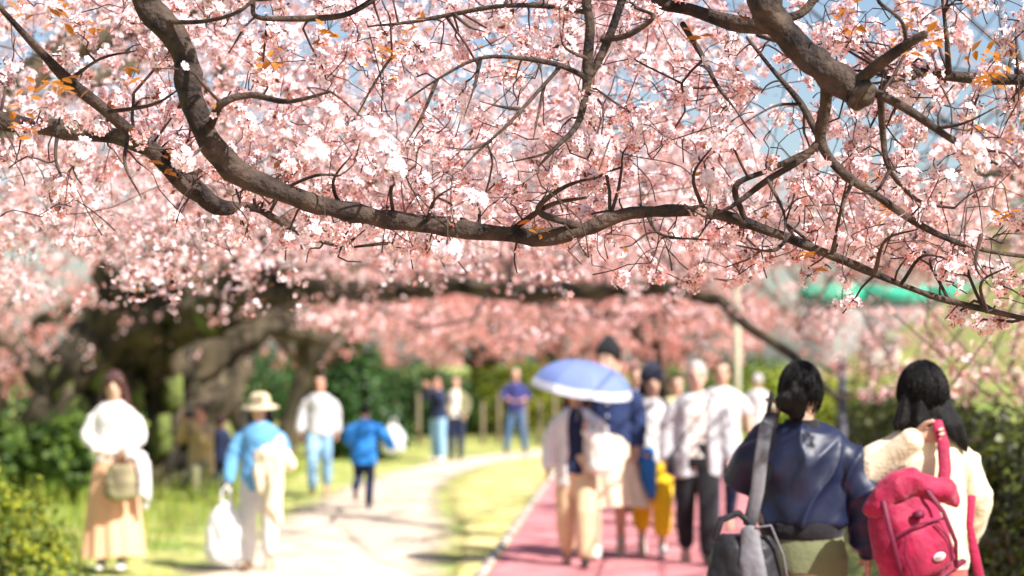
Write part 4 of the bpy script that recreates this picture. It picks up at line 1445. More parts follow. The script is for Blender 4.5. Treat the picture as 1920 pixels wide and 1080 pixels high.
            for a_ in ('r', 'l'):
                sh, el, wr, hp, kn, an = J[a_]
                e_ = an + (kn - an) * g.get('rise', .05)
                pr.append(tube_vf([hp + Vector((0, 0, -.01)), hp + (kn - hp) * .4, kn, kn + (e_ - kn) * .45, e_], [.092 + o, (.084 + o * .9) * (ww * .3 + .7), (.060 + o * .9) * ww, (.058 + o * .9) * ww, (.046 + o) * ww * g.get('flare', 1)], 14))
            fused(nm, pr, max(.014, vx * 1.6), m, root, s, smooth=2, wrinkle=g.get('wr', .008), wsc=11)
        elif k == 'skirt':
            top, hem = g.get('top', 1.04), g.get('hem', .12)
            r0, r1 = g.get('r', (.15, .27))
            V, F, seg, nz = [], [], 60, 14
            ph = random.uniform(0, 6)
            for i in range(nz + 1):
                t = i / nz
                z_ = top + (hem - top) * t
                for q in range(seg):
                    a = 2 * math.pi * q / seg
                    pleat = 1 + g.get('pleat', .10) * t * (math.sin(a * 11 + ph + math.sin(t * 3)) + .5 * math.sin(a * 5 + 1.3))
                    rr = (r0 + (r1 - r0) * t ** .75) * pleat
                    sway = g.get('sway', (0, 0))
                    V.append(Vector((math.cos(a) * rr + sway[0] * t * t, math.sin(a) * rr * .82 + ly(z_) + sway[1] * t * t, z_ + .012 * t * math.sin(a * 3 + ph))))
            for i in range(nz):
                for q in range(seg):
                    q2 = (q + 1) % seg
                    F.append((i * seg + q, (i + 1) * seg + q, (i + 1) * seg + q2, i * seg + q2))
            F.append(tuple(range(seg)))
            MB().add([v * s for v in V], F).build(nm, m, root)
        elif k == 'shoes':
            for a_ in ('r', 'l'):
                an = J[a_][5]
                fd = Vector(sp.get(a_ + 'foot', (0, -1, -.25))).normalized()
                fh = Vector((fd.x, fd.y, 0)).normalized()
                dn = Vector((0, 0, -.052))
                if sp.get(a_ + 'up'):
                    fh = Vector((0, -.55, -.83)).normalized()
                    dn = Vector((0, .03, -.035))
                b = MB().tube([(an + dn - fh * .045) * s, (an + dn + fh * .02) * s, (an + dn + fh * .10) * s, (an + dn + Vector((0, 0, -.006)) + fh * .165) * s], [(.036 * s, .036 * s), (.040 * s, .042 * s), (.044 * s, .032 * s), (.034 * s, .022 * s)], 12, side=(1, 0, 0))
                b.tube([(an + Vector((0, .0, .0))) * s, (an + dn * .8) * s], [.044 * s, .042 * s], 12)
                b.build('shoe', m, root)
        elif k == 'custom':
            MBx = g['fn'](s)
            MBx.build(nm, m, root)
    return root, s


def stride(a=.16, b=.22, lead='r'):
    """legs of a walking pose: leading leg forward (towards -Y), the other trailing with lifted heel"""
    o = 'l' if lead == 'r' else 'r'
    sl = -1 if lead == 'r' else 1
    return {lead + 'leg': ((sl * .09, -a * .8 - .03, .49), (sl * .085, -a, .10)),
            o + 'leg': ((-sl * .095, .02, .50), (-sl * .09, b, .15)), o + 'up': True, o + 'foot': (0, -.6, -.8)}


def lathe_hat(root, prof, m, name, sp, s, c=(0, .008, .0), sub=None):
    hm = head_xf(sp)
    b = MB().lathe(prof, c, 28)
    b.V = [hm @ v * s for v in b.V]
    return b.build(name, m, root)


WHITE = cloth('white', (.72, .69, .67))
OFFW = cloth('offwhite', (.78, .73, .66))
CREAM = cloth('cream', (.78, .66, .47))
PEACH = cloth('peach', (.86, .47, .29), var=.2, scale=5, streak=(3, 3, .3))
SKYB = cloth('sky_blue', (.13, .36, .66))
BRBLUE = cloth('bright_blue', (.012, .18, .55), rough=.6)
NAVY = cloth('navy', (.010, .018, .060))
DENIM = cloth('denim', (.014, .030, .10), scale=20)
LJEAN = cloth('light_jeans', (.27, .47, .70), scale=12)
MJEAN = cloth('mid_jeans', (.055, .12, .23), scale=12)
BLACK = cloth('black', (.007, .007, .010))
LGREY = cloth('light_grey', (.44, .43, .45))
PGREY = cloth('pale_grey', (.55, .54, .56))
TAN = cloth('tan', (.47, .33, .17))
BEIGE = cloth('beige', (.66, .48, .29))
KHAKI = cloth('khaki', (.20, .19, .10))
OLIVE = cloth('olive', (.15, .17, .085))
YELLOW = cloth('yellow', (.85, .55, .012))
RED = cloth('coral', (.60, .10, .09))
LEATHER = mat('blue_leather', (.010, .016, .048), .48, col2=(.006, .010, .032), scale=5, bump=.25, bscale=9, spec=.4)
SHOE_W = mat('shoe_white', (.75, .72, .68), .6)
SHOE_D = mat('shoe_dark', (.03, .025, .025), .45)
SHOE_B = mat('shoe_brown', (.20, .12, .07), .55)
SHOE_G = mat('shoe_pale_green', (.55, .65, .58), .6)

# 1 woman in white blouse and peach skirt, standing at the left
w1, s1 = person('woman in white blouse and long peach skirt at left, holding an olive handbag before her', 215, 16.9, 1.67, R(4), dict(
    vox=.011, hair=('long', HAIR_M), hairlen=.22, rarm=((-.235, -.02, 1.14), (-.09, -.185, 1.02)), larm=((.25, -.02, 1.14), (.12, -.195, 1.02)), rcurl=1.0, lcurl=1.0,
    lleg=((.08, -.02, .49), (.08, -.02, .09)),
    wear=[dict(kind='top', name='blouse', mat=WHITE, hem=.93, o=.018, slw=.96, cuff=.80, bell=1.25, boxy=True, wr=.012), dict(kind='skirt', mat=PEACH, top=1.02, hem=.13, r=(.145, .265), pleat=.075), dict(kind='shoes', mat=SHOE_W)]))
# 2 woman in straw hat
sp2 = dict(vox=.011, w=1.0, hair=('bob', HAIR_B), hairlen=.10, nod=.10, rarm=((-.27, .0, 1.13), (-.30, -.06, .86)), larm=((.26, -.02, 1.15), (.10, -.23, 1.13)), lcurl=.9, rcurl=1.2,
           wear=[dict(kind='top', mat=SKYB, hem=.78, o=.030, slw=1.12, boxy=True, collar=.03, wr=.011), dict(kind='trousers', mat=WHITE, w=1.1), dict(kind='shoes', mat=SHOE_B)], **stride(.10, .06))
w2, s2 = person('short woman in cream sun hat and sky blue jacket, coat over her arm', 488, 17.0, 1.46, R(-6), sp2)
hatm = mat('straw', (.72, .60, .40), .85, var=.25, scale=60, bump=.5)
hat = lathe_hat(w2, [(.168, .008), (.172, .016), (.12, .038), (.097, .052), (.095, .095), (.082, .128), (.05, .146), (.01, .150)], hatm, 'sun_hat', sp2, s2)
b_ = MB().lathe([(.0985, .050), (.0995, .072)], (0, .008, 0), 28)
b_.V = [head_xf(sp2) @ v * s2 for v in b_.V]
b_.build('hat_band', mat('hat_band', (.55, .44, .32), .8), hat)
# 3 man in white shirt
person('man in pale grey long-sleeved shirt and light blue jeans walking on the dirt path', 600, 26.8, 1.58, R(0), dict(
    hair=('short', HAIR_B), vox=.014, skin=(.56, .31, .22), rarm=((-.25, .02, 1.15), (-.28, -.06, .90)), larm=((.24, .03, 1.14), (.255, -.02, .89)),
    wear=[dict(kind='top', name='shirt', mat=PGREY, hem=.84, o=.035, slw=1.12, boxy=True, wr=.012), dict(kind='trousers', mat=LJEAN, w=1.05), dict(kind='shoes', mat=SHOE_B)], **stride(.18, .16)))
# 4 child in blue jacket, running away
person('child in bright blue jacket and navy trousers running away up the path', 683, 23.9, 1.24, R(176), dict(
    hair=('short', HAIR_B), face=False, vox=.014, w=1.05, lean=.14, rarm=((-.33, .0, 1.24), (-.46, -.10, 1.02)), larm=((.27, .05, 1.18), (.22, -.12, 1.05)),
    wear=[dict(kind='top', mat=BRBLUE, hem=.74, o=.045, slw=1.25, boxy=True, collar=.04, wr=.014), dict(kind='trousers', mat=NAVY), dict(kind='shoes', mat=NAVY)],
    rleg=((-.10, -.06, .50), (-.08, .0, .10)), lleg=((.10, -.08, .52), (.10, .26, .36)), lup=True, lfoot=(0, -.3, -.9)))
# 6 man with camera, and a companion, by the old tree
person('crouching man in tan jacket raising a camera to his face beside the old cherry tree', 378, 25.4, 1.62, R(-30), dict(
    hair=('short', HAIR_B), vox=.014, skin=(.55, .27, .20), rarm=((-.25, -.16, 1.22), (-.09, -.25, 1.50)), larm=((.23, -.17, 1.20), (.08, -.26, 1.48)), rcurl=.9, lcurl=.9,
    rleg=((-.12, -.22, .62), (-.11, .16, .54)), lleg=((.13, -.30, .82), (.13, -.26, .56)), rfoot=(0, .8, -.6),
    wear=[dict(kind='top', mat=TAN, hem=.80, o=.032, boxy=True), dict(kind='trousers', mat=KHAKI), dict(kind='shoes', mat=SHOE_D)]), z=-.43)
person('small child in dark blue coat mostly hidden between tan photographer and sun-hat woman', 416, 26.3, 1.02, R(160), dict(
    hair=('short', HAIR_M), face=False, vox=.016, hs=1.35, wear=[dict(kind='top', mat=NAVY, hem=.72, o=.035, boxy=True), dict(kind='trousers', mat=NAVY), dict(kind='shoes', mat=SHOE_D)]))
# 7-8 far couple
person('far man in dark jacket and light blue jeans lifting a camera', 822, 35.8, 1.50, R(-40), dict(
    hair=('short', HAIR_B), vox=.015, skin=(.55, .28, .20), rarm=((-.24, -.16, 1.25), (-.10, -.27, 1.50)), larm=((.22, -.18, 1.25), (.05, -.28, 1.49)), rcurl=.9, lcurl=.9,
    wear=[dict(kind='top', mat=NAVY, hem=.86, o=.035, boxy=True), dict(kind='trousers', mat=LJEAN, w=1.1), dict(kind='shoes', mat=SHOE_W)]))
person('far woman in white top and open khaki cardigan beside the man lifting a camera', 855, 36.0, 1.50, R(-8), dict(
    hair=('bun', HAIR_M), vox=.015, rarm=((-.25, .02, 1.14), (-.14, -.16, 1.02)), larm=((.25, .03, 1.14), (.22, -.08, .94)),
    wear=[dict(kind='top', name='shirt', mat=OFFW, hem=.86, o=.018, sleeve='none'), dict(kind='top', name='cardigan', mat=KHAKI, hem=.80, o=.036, gap=lambda z_: .55), dict(kind='trousers', mat=NAVY), dict(kind='shoes', mat=SHOE_D)]))
# 9 man in navy polo
person('balding man in navy top and jeans looking at something in his hands', 966, 38.6, 1.62, R(8), dict(
    hair=('balding', HAIR_G), vox=.015, nod=.2, skin=(.60, .33, .24), rarm=((-.27, -.02, 1.15), (-.10, -.22, 1.08)), larm=((.27, -.02, 1.15), (.10, -.22, 1.08)),
    rleg=((-.14, -.02, .49), (-.19, .0, .09)), lleg=((.14, -.02, .49), (.21, .03, .09)),
    wear=[dict(kind='top', name='shirt', mat=cloth('navy_violet', (.03, .035, .16)), hem=.86, o=.035, boxy=True, cuff=.35), dict(kind='trousers', mat=MJEAN), dict(kind='shoes', mat=SHOE_D)]))
# 10 umbrella woman
w10, s10 = person('woman under the blue umbrella in open white cardigan and beige trousers', 1080, 17.3, 1.60, R(-3), dict(
    vox=.011, hair=('long', HAIR_BR), hairlen=.14, nod=.22, skin=(.50, .29, .20), rarm=((-.24, -.02, 1.13), (-.26, -.07, .90)), larm=((.23, -.10, 1.16), (.09, -.24, 1.24)), lcurl=1.2, lhand=(-.2, -.3, 1), lknuck=(0, -1, -.3),
    wear=[dict(kind='top', name='blouse', mat=NAVY, hem=.84, o=.018, sleeve='none'), dict(kind='top', name='cardigan', mat=WHITE, hem=.74, o=.032, slw=1.05, boxy=True, gap=lambda z_: .50, wr=.010), dict(kind='trousers', mat=BEIGE, w=1.2), dict(kind='shoes', mat=SHOE_D)],
    **stride(.16, .10, 'l')))
# denim jacket and cream skirt
sp10b = dict(vox=.011, hair=('short', HAIR_B), turn=-.45, rarm=((-.25, .0, 1.14), (-.16, -.15, .98)), larm=((.25, .02, 1.13), (.24, -.06, .90)),
             wear=[dict(kind='top', mat=DENIM, hem=.90, o=.032, slw=1.1, boxy=True, collar=.035, buttons=mat('button_pale', (.6, .6, .62), .4)), dict(kind='skirt', mat=CREAM, top=1.02, hem=.42, r=(.16, .27), pleat=.06, sway=(.05, -.02)), dict(kind='shoes', mat=SHOE_G)], **stride(.18, .2, 'r'))
w10b, s10b = person('tall person in dark denim jacket, cream skirt and dark cap behind the umbrella', 1140, 18.0, 1.90, R(-6), sp10b)
lathe_hat(w10b, [(.092, .040), (.096, .055), (.094, .085), (.072, .13), (.035, .175), (.010, .195)], BLACK, 'cap', sp10b, s10b)
# 11 knit hat woman with yellow skirt-trousers
sp11 = dict(vox=.011, hair=('bob', HAIR_B), hairlen=.07, turn=.1, rarm=((-.27, -.02, 1.15), (-.13, -.20, .98)), larm=((.26, .0, 1.14), (.22, -.12, .93)),
            wear=[dict(kind='top', name='blouse', mat=WHITE, hem=.86, o=.028, boxy=True, slw=1.05), dict(kind='top', name='waistcoat', mat=NAVY, hem=.90, o=.042, sleeve='none', gap=lambda z_: .85), dict(kind='trousers', mat=YELLOW, w=1.25, rise=.36), dict(kind='shoes', mat=SHOE_W)], **stride(.16, .12, 'l'))
w11, s11 = person('woman in dark knit hat, white top and yellow trousers with a blue cloth', 1222, 18.2, 1.68, R(-2), sp11)
ht_ = lathe_hat(w11, [(.094, .020), (.104, .035), (.104, .062), (.098, .10), (.078, .14), (.045, .172), (.012, .190)], cloth('knit', (.012, .014, .035), bump=.8, bscale=30), 'knit_hat', sp11, s11)
# 12 old man
w12, s12 = person('grey-haired man in open light grey jacket, white shirt and black trousers walking', 1305, 17.5, 1.75, R(-2), dict(
    vox=.011, w=1.06, hair=('short', HAIR_G), skin=(.62, .38, .29), rarm=((-.245, .02, 1.14), (-.26, -.03, .88)), larm=((.25, .02, 1.14), (.28, -.05, .88)),
    wear=[dict(kind='top', name='shirt', mat=OFFW, hem=.90, o=.016, collar=.03), dict(kind='top', mat=LGREY, hem=.74, o=.036, slw=1.12, gap=lambda z_: .50 if z_ < 1.3 else .40, boxy=True, flare=.05, wr=.010), dict(kind='trousers', mat=BLACK, w=1.12), dict(kind='shoes', mat=SHOE_D)], **stride(.12, .10, 'l')))
# 13-15 people behind them
person('man in white shirt with dark strap walking just behind the grey-haired man', 1352, 21.0, 1.76, R(-4), dict(
    vox=.013, hair=('short', HAIR_M), rarm=((-.26, .02, 1.14), (-.27, -.03, .88)), larm=((.28, .02, 1.15), (.30, -.08, .92)),
    wear=[dict(kind='top', name='shirt', mat=WHITE, hem=.84, o=.035, sleeve='short', boxy=True), dict(kind='trousers', mat=NAVY), dict(kind='shoes', mat=SHOE_D)], **stride(.15, .12)))
person('person in pale yellow top half hidden behind the grey-haired man', 1268, 23.0, 1.60, R(3), dict(
    vox=.014, hair=('short', HAIR_B), wear=[dict(kind='top', name='shirt', mat=cloth('pale_yellow', (.78, .66, .34)), hem=.84, o=.03, boxy=True), dict(kind='trousers', mat=NAVY), dict(kind='shoes', mat=SHOE_D)]))
person('dark-haired person in pale blue showing between the umbrella and the knit hat', 1192, 23.5, 1.70, R(0), dict(
    vox=.014, hair=('short', HAIR_M), wear=[dict(kind='top', name='shirt', mat=cloth('pale_blue', (.50, .58, .70)), hem=.84, o=.03, boxy=True), dict(kind='trousers', mat=MJEAN), dict(kind='shoes', mat=SHOE_D)]))
person('distant person in white shirt seen from behind, right of the pale pole', 1420, 30.0, 1.55, R(170), dict(
    vox=.015, hair=('short', HAIR_G), face=False, skin=(.5, .3, .22), wear=[dict(kind='top', name='shirt', mat=PGREY, hem=.84, o=.035, sleeve='short', boxy=True), dict(kind='trousers', mat=KHAKI), dict(kind='shoes', mat=SHOE_D)]))
# 16 woman in leather jacket, from behind, hand at her ear
DJ = 8.75
w16, s16 = person('woman in blue leather jacket seen from behind with hair in a bun, hand at ear', 1502, DJ, 1.735, R(172), dict(
    vox=.009, face=False, w=1.04, hs=1.04, hair=('bun', HAIR_B), bunx=.035, strands=260, turn=-.25, skin=(.60, .36, .26), larm=((.275, -.10, 1.17), (.120, -.09, 1.44)), lcurl=.9, lhand=(-.25, .0, 1), lknuck=(0, -1, 0),
    rarm=((-.265, .02, 1.14), (-.275, -.06, .89)), lleg=((.09, -.05, .49), (.09, .02, .09)), rleg=((-.09, -.02, .49), (-.09, .0, .09)),
    wear=[dict(kind='top', mat=LEATHER, hem=1.03, o=.036, slw=1.12, boxy=True, trim=BLACK, wr=.012, wsc=5, crease=.026, cuff=.85), dict(kind='trousers', mat=OLIVE, w=1.2), dict(kind='shoes', mat=SHOE_D)]))
# 17 woman with red backpack, from behind
w17, s17 = person('woman in cream jacket with long black hair seen from behind, red backpack on shoulder', 1728, DJ, 1.72, R(186), dict(
    vox=.009, face=False, w=1.04, hs=1.16, strands=320, hair=('bob', HAIR_B), hairlen=.085, turn=.15, skin=(.62, .38, .28), larm=((.295, -.02, 1.20), (.065, .125, 1.42)), lcurl=1.1, lhand=(-1, .15, .1), lknuck=(0, .2, 1),
    rarm=((-.232, .02, 1.15), (-.22, -.10, .93)),
    locks=[([(-.07, .075, 1.54), (-.11, .10, 1.46), (-.14, .10, 1.40), (-.165, .09, 1.35)], [.042, .038, .028, .010]), ([(-.03, .09, 1.53), (-.07, .115, 1.46), (-.11, .12, 1.40)], [.040, .034, .012])],
    wear=[dict(kind='top', mat=CREAM, hem=.84, o=.028, slw=1.08, boxy=True, wr=.007, wsc=6, crease=.013), dict(kind='trousers', mat=RED, w=1.2), dict(kind='shoes', mat=SHOE_W)]))


# ------------------------------------------------------------------ things they carry
def cloth_sack(name, label, cat, px, py_top, d, wdt, hgt, dep, m, grp=None, top=.45, rz=0, handles=True, hm=None, droop=.0, wr=.035):
    """soft bag hanging from its handles"""
    p = P(px, py_top, d)
    root = empty(name, p - Vector((0, 0, hgt)), rz, label, cat, grp)
    rg = []
    for t in np.linspace(0, 1, 9):
        f = (math.sin(math.pi * min(1, t * 1.35 + .18)) ** .5 if t < .5 else 1 - (1 - top) * ((t - .5) / .5) ** 1.4) if t > 0.01 else .55
        rg.append((0, 0, t * hgt, wdt / 2 * f, dep / 2 * f))
    fused('bag_body', [rings_vf(rg, 26)], max(.009, wdt / 32), m, root, 1, 2, wr * wdt, 4 / wdt, .6)
    if handles:
        for sy in (-1, 1):
            MB().tube([(-wdt * .18 * top * 2, sy * dep * .15, hgt * .97), (-wdt * .1, sy * dep * .1, hgt + .09), (0, sy * .012, hgt + .13), (wdt * .1, sy * dep * .1, hgt + .09), (wdt * .18 * top * 2, sy * dep * .15, hgt * .97)], [.012, .010, .009, .010, .012], 7, flat=.5).build('handle', hm or m, root)
    return root


def drape(name, label, cat, px, py, d, pts, rads, m, wr=.02):
    """bundled cloth hanging over an arm: several folds fused into one piece"""
    c = P(px, py, d)
    root = empty(name, c, 0, label, cat)
    fused('cloth', [tube_vf([Vector(q) for q in pp], rr, 12) for pp, rr in zip(pts, rads)], .011, m, root, 1, 3, wr, 14, .35)
    return root


cloth_sack('handbag', 'olive and beige handbag held before the peach skirt', 'handbag', 226, 872, 16.58, .27, .30, .14, mat('handbag_cloth', (.33, .30, .17), .8, col2=(.16, .13, .08), scale=6, bump=.3), hm=SHOE_B, top=.7)
drape('shawl', 'white shawl hanging from the arm of the woman in white', 'shawl', 262, 868, 16.70,
      [[(-.10, -.02, .05), (0, -.02, .06), (.05, 0, .0), (.075, 0, -.30)], [(-.05, .02, .05), (.02, .02, .05), (.03, .02, -.05), (.04, .02, -.38)], [(0, -.03, .04), (.03, -.03, -.08), (.02, -.03, -.26)]],
      [[(.03, .05), (.045, .06), (.05, .05), (.035, .035)], [(.03, .05), (.04, .05), (.05, .05), (.02, .03)], [.04, .045, .03]], WHITE)
drape('folded_coat', 'cream coat bundled over the forearm of the woman in the sun hat', 'coat', 510, 872, 16.66,
      [[(-.10, 0, .05), (0, -.03, .10), (.10, -.02, .06), (.16, 0, .0)], [(-.04, -.02, .08), (-.08, -.03, -.08), (-.10, -.03, -.20)], [(.04, -.03, .08), (.03, -.04, -.15), (.02, -.04, -.36), (.06, -.03, -.48)], [(.02, 0, .1), (-.01, 0, -.12), (-.02, 0, -.28)],
       [(.06, -.01, .2), (.04, -.03, .1), (.0, -.03, 0)]],
      [[.07, .09, .085, .06], [.07, .07, .04], [.085, .08, .075, .04], [.08, .08, .05], [.05, .07, .06]], cloth('cream_coat', (.80, .68, .50)), wr=.022)
cloth_sack('carrier_bag', 'full white plastic carrier bag hanging from the hand of the sun-hat woman', 'bag', 424, 940, 16.84, .36, .54, .20, mat('white_plastic', (.85, .85, .86), .45, var=.06, scale=9, transl=.3, bump=.5, bscale=20), top=.28, wr=.05)
cloth_sack('carrier_bag', 'small white plastic bag lying on the grass right of the running child', 'bag', 738, 798, 35.2, .42, .50, .26, MATS['white_plastic'], top=.35, wr=.09)
cloth_sack('tote_bag', 'white tote bag hanging beside the woman under the umbrella', 'tote bag', 1128, 815, 17.05, .24, .34, .13, OFFW, top=.72)
drape('blue_cloth', 'bright blue cloth hanging from the arm of the knit-hat woman', 'cloth', 1212, 870, 17.95,
      [[(-.05, 0, .12), (.0, -.03, .0), (.03, -.02, -.18), (.05, 0, -.30)], [(.04, 0, .12), (.0, -.03, -.03), (-.04, -.02, -.14)], [(.0, 0, .1), (.06, -.03, -.02), (.06, 0, -.12)]], [[.05, .07, .06, .03], [.05, .06, .03], [.05, .05, .03]], BRBLUE)
# grey-haired man's cross-body bag
sb = empty('shoulder_bag', (gx(1305, 17.5), 17.5, .03), R(-2), 'thin dark cross-body strap and small bag on the grey-haired man', 'shoulder bag')
MB().tube([(.15, -.05, 1.49), (.10, -.165, 1.40), (-.02, -.205, 1.24), (-.13, -.205, 1.10), (-.225, -.15, .95)], [(.016, .005)] * 5, 8, side=(1, 0, 1)).build('strap', SHOE_D, sb)
MB().box((-.235, -.08, .86), (.05, .2, .17), bev=.015).build('bag_body', BLACK, sb)

# umbrella
UD = 17.15
utop, ul, ur = P(1090, 672, UD), P(993, 746, UD), P(1187, 716, UD)
uc = (ul + ur) / 2
um = empty('umbrella', (uc.x, UD, uc.z), 0, 'open blue umbrella with a pale border held over the walking woman', 'umbrella')
um.rotation_euler = (R(8), R(8.8), 0)
Ru, Hu = (ur - ul).length / 2, .25
UB = mat('umbrella_cloth', (.19, .26, .56), .6, var=.1, scale=8, transl=.25)
UW = mat('umbrella_border', (.72, .74, .84), .6, var=.06, transl=.25)
for k in range(8):
    for (nm, t0, t1, m) in (('panel', 0.0, .86, UB), ('border', .86, 1.0, UW)):
        V, F = [], []
        nr = 8 if nm == 'panel' else 3
        for i in range(nr + 1):
            t = t0 + (t1 - t0) * i / nr
            for j in range(7):
                a = 2 * math.pi * (k + j / 6) / 8 + .2
                sc_ = 1 - .055 * math.sin(math.pi * j / 6) * t ** 2
                V.append(Vector((math.cos(a) * Ru * math.sin(t * 1.35) / math.sin(1.35) * sc_, math.sin(a) * Ru * math.sin(t * 1.35) / math.sin(1.35) * sc_, Hu * (1 - t ** 2.1) - .012 * math.sin(math.pi * j / 6) * t)))
        for i in range(nr):
            for j in range(6):
                F.append((i * 7 + j, (i + 1) * 7 + j, (i + 1) * 7 + j + 1, i * 7 + j + 1))
        MB().add(V, F).build(nm, m, um)
    a = 2 * math.pi * k / 8 + .2
    MB().tube([Vector((math.cos(a) * Ru * math.sin(t * 1.35) / math.sin(1.35) * .99, math.sin(a) * Ru * math.sin(t * 1.35) / math.sin(1.35) * .99, Hu * (1 - t ** 2.1) - .006)) for t in np.linspace(.02, 1, 7)], [.003] * 7, 5).build('rib', MATS['steel'], um)
MB().tube([(0, 0, Hu + .05), (0, 0, Hu - .1), (0, 0, -.35)], [.005, .006, .006], 8).build('shaft', MATS['steel'], um)
MB().tube([(0, 0, -.33), (0, 0, -.42), (.02, 0, -.46), (.05, 0, -.45)], [.013, .014, .013, .011], 8).build('handle', SHOE_B, um)

# red backpack slung from the cream woman's shoulder
BP = mat('backpack_cloth', (.40, .006, .06), .65, col2=(.22, .003, .035), scale=6, bump=.3, bscale=50, sheen=.2)
BPD = mat('backpack_dark', (.13, .006, .035), .6, var=.2, bump=.2)
bd = DJ - .30
bc = P(1706, 1000, bd)
bp = empty('backpack', bc, R(8), 'bright red backpack with white oval badge hanging from one shoulder', 'backpack')
bp.rotation_euler = (0, R(-20), R(12))
body = fused('main_pocket', [rings_vf([(0, 0, z_, rx, ry) for z_, rx, ry in ((-.20, .13, .075), (-.18, .165, .10), (-.05, .175, .115), (.08, .16, .105), (.17, .12, .08), (.20, .08, .05))], 30)], .010, BP, bp, 1, 4, .018, 9)
fused('front_pocket', [rings_vf([(0, -.085, z_, rx, ry) for z_, rx, ry in ((-.17, .10, .035), (-.15, .125, .05), (-.06, .13, .055), (.02, .115, .045), (.05, .08, .03))], 26)], .009, BP, bp, 1, 4, .007, 14)
fused('lid', [tube_vf([(-.13, -.02, .16), (-.04, -.05, .215), (.06, -.05, .22), (.15, -.02, .17)], [(.035, .04), (.062, .055), (.065, .055), (.04, .045)], 16, side=(0, 0, 1)),
              tube_vf([(.02, -.02, .2), (.12, -.03, .17), (.2, -.02, .12), (.235, 0, .06)], [.055, .062, .05, .03], 14)], .010, BP, bp, 1, 2, .016, 13, crease=.012)
MB().tube([(-.13, -.115, .03), (0, -.145, .055), (.13, -.115, .03)], [.006] * 3, 6).build('zip', BPD, bp)
MB().tube([(-.17, -.03, -.19), (0, -.10, -.205), (.17, -.03, -.19)], [(.02, .014)] * 3, 8).build('base_trim', BPD, bp)
for sx in (-1, 1):      # webbing and seams
    MB().tube([(sx * .095, -.085, .19), (sx * .125, -.125, .06), (sx * .135, -.12, -.08), (sx * .12, -.07, -.19)], [(.011, .004)] * 4, 8, side=(1, 0, 0)).build('webbing', BPD, bp)
    MB().tube([(sx * .07, -.135, .03), (sx * .105, -.135, -.05), (sx * .095, -.125, -.15)], [.004] * 3, 6).build('seam', BPD, bp)
MB().box((.02, -.115, .085), (.05, .03, .035), bev=.006).build('buckle', BPD, bp)
e = MB().lathe([(.001, 0), (.028, 0), (.028, .004), (.001, .004)], seg=20, sy=.62).build('badge', mat('badge_white', (.75, .72, .72), .5), bp)
e.matrix_local = Matrix.Translation((.035, -.142, -.105)) @ Matrix.Rotation(R(90), 4, 'X')
e2 = MB().lathe([(.001, 0), (.017, 0), (.017, .002), (.001, .002)], seg=16, sy=.5).build('badge_mark', mat('badge_pink', (.6, .35, .42), .5), e)
e2.location = (0, 0, .0045)
inv = bp.matrix_basis.inverted() if False else (Matrix.Translation(bp.location) @ bp.rotation_euler.to_matrix().to_4x4()).inverted()


def wl_(px, py, d):
    return inv @ P(px, py, d)


MB().tube([wl_(1757, 790, DJ - .18), wl_(1768, 830, DJ - .21), wl_(1772, 880, DJ - .24), wl_(1765, 930, bd)], [(.022, .008), (.027, .010), (.028, .010), (.024, .008)], 10, side=inv.to_3x3() @ Vector((1, 0, 0))).build('shoulder_strap', BP, bp)
MB().tube([wl_(1822, 930, bd), wl_(1818, 985, bd), wl_(1826, 1030, bd - .02), wl_(1840, 1100, bd - .02)], [(.018, .006), (.016, .006), (.020, .006), (.022, .006)], 10, side=inv.to_3x3() @ Vector((1, 0, 0))).build('loose_strap', BP, bp)

# pinkish patterned pouch at the elbow of the cream woman
cloth_sack('pouch', 'small pink and grey patterned pouch under the cream woman\'s raised elbow', 'pouch', 1650, 885, DJ - .05, .15, .13, .08, mat('pouch_cloth', (.60, .16, .22), .7, col2=(.45, .42, .48), scale=16), handles=False, top=.6)

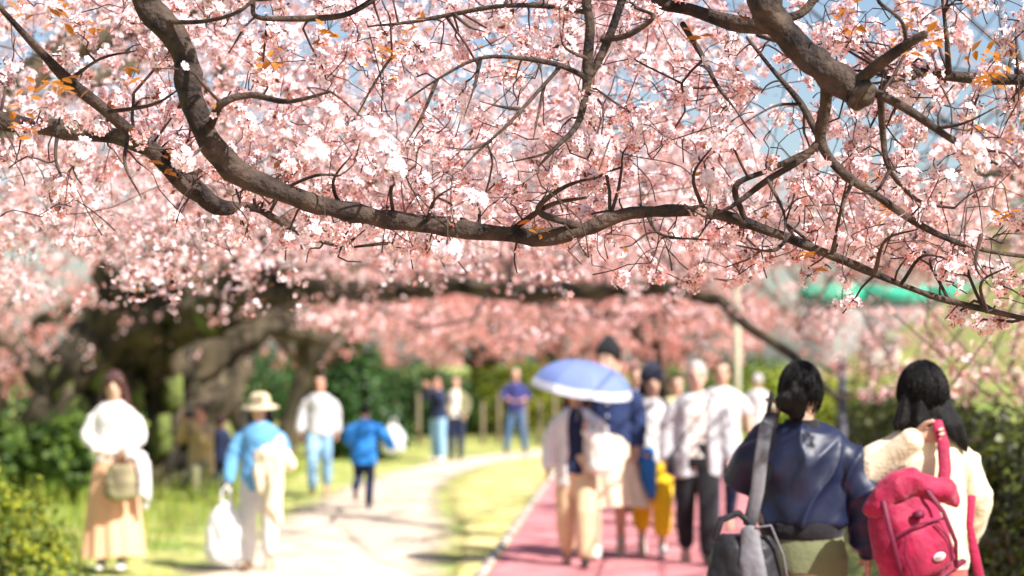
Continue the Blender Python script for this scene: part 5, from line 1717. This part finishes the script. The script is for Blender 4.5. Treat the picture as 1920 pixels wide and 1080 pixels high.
# grey shoulder bag of the leather-jacket woman
GB = mat('grey_strap', (.17, .17, .19), .6, var=.15, bump=.3)
KB = mat('bag_black', (.022, .022, .027), .5, var=.3, bump=.3)
gd = DJ - .22
gc = P(1398, 1060, gd)
gb = empty('shoulder_bag', gc, R(-10), 'large black and grey shoulder bag on a wide grey strap of the leather-jacket woman', 'shoulder bag')
inv2 = (Matrix.Translation(gb.location) @ Matrix.Rotation(R(-10), 4, 'Z')).inverted()
fused('bag_body', [rings_vf([(0, 0, z_, rx, ry) for z_, rx, ry in ((-.24, .15, .07), (-.22, .17, .09), (-.05, .165, .10), (.08, .14, .085), (.13, .11, .05))], 30)], .010, KB, gb, 1, 3, .014, 10)
fused('side_panel', [tube_vf([(.02, -.06, .16), (.03, -.085, .04), (.05, -.09, -.1), (.06, -.08, -.22)], [(.04, .02), (.055, .025), (.06, .03), (.06, .02)], 14, side=(1, 0, 0))], .009, GB, gb, 1, 2, .008, 14)
MB().tube([inv2 @ P(x, y, d) for x, y, d in ((1448, 776, DJ - .02), (1436, 800, DJ - .17), (1428, 850, DJ - .21), (1420, 920, DJ - .22), (1405, 985, gd))], [(.030, .008)] * 5, 10, side=inv2.to_3x3() @ Vector((1, 0, 0))).build('wide_strap', GB, gb)
MB().tube([inv2 @ P(x, y, gd - .07) for x, y in ((1415, 990), (1445, 985), (1468, 1040), (1480, 1110))], [(.012, .005)] * 4, 8).build('loose_strap', GB, gb)
MB().tube([inv2 @ P(x, y, gd - .02) for x, y in ((1340, 1010), (1352, 975), (1385, 962), (1410, 985))], [(.016, .01)] * 4, 8).build('handle', KB, gb)

# cameras in the hands of the two photographers
for (px, py, d, lb) in ((356, 778, 25.08, 'small camera held up by the man in the tan jacket'), (806, 733, 35.4, 'small dark camera held up by the far man in light jeans')):
    c = empty('camera_body', P(px, py, d), R(-35), lb, 'camera')
    MB().box((0, 0, 0), (.13, .06, .085), bev=.012).build('body', SHOE_D, c)
    l_ = MB().lathe([(.033, 0), (.035, .05), (.030, .055)], seg=14).build('lens', SHOE_D, c)
    l_.matrix_local = Matrix.Translation((0, -.03, 0)) @ Matrix.Rotation(R(90), 4, 'X')
# phone at the leather woman's ear
ph = MB().box((0, 0, 0), (.012, .07, .145), bev=.004).build('phone', mat('phone_case', (.05, .05, .06), .3))
ph.location = P(1442, 765, DJ - .03)
ph.rotation_euler = (R(-15), R(8), R(-15))
tag(ph, 'dark phone held to the ear of the woman in the leather jacket', 'phone')
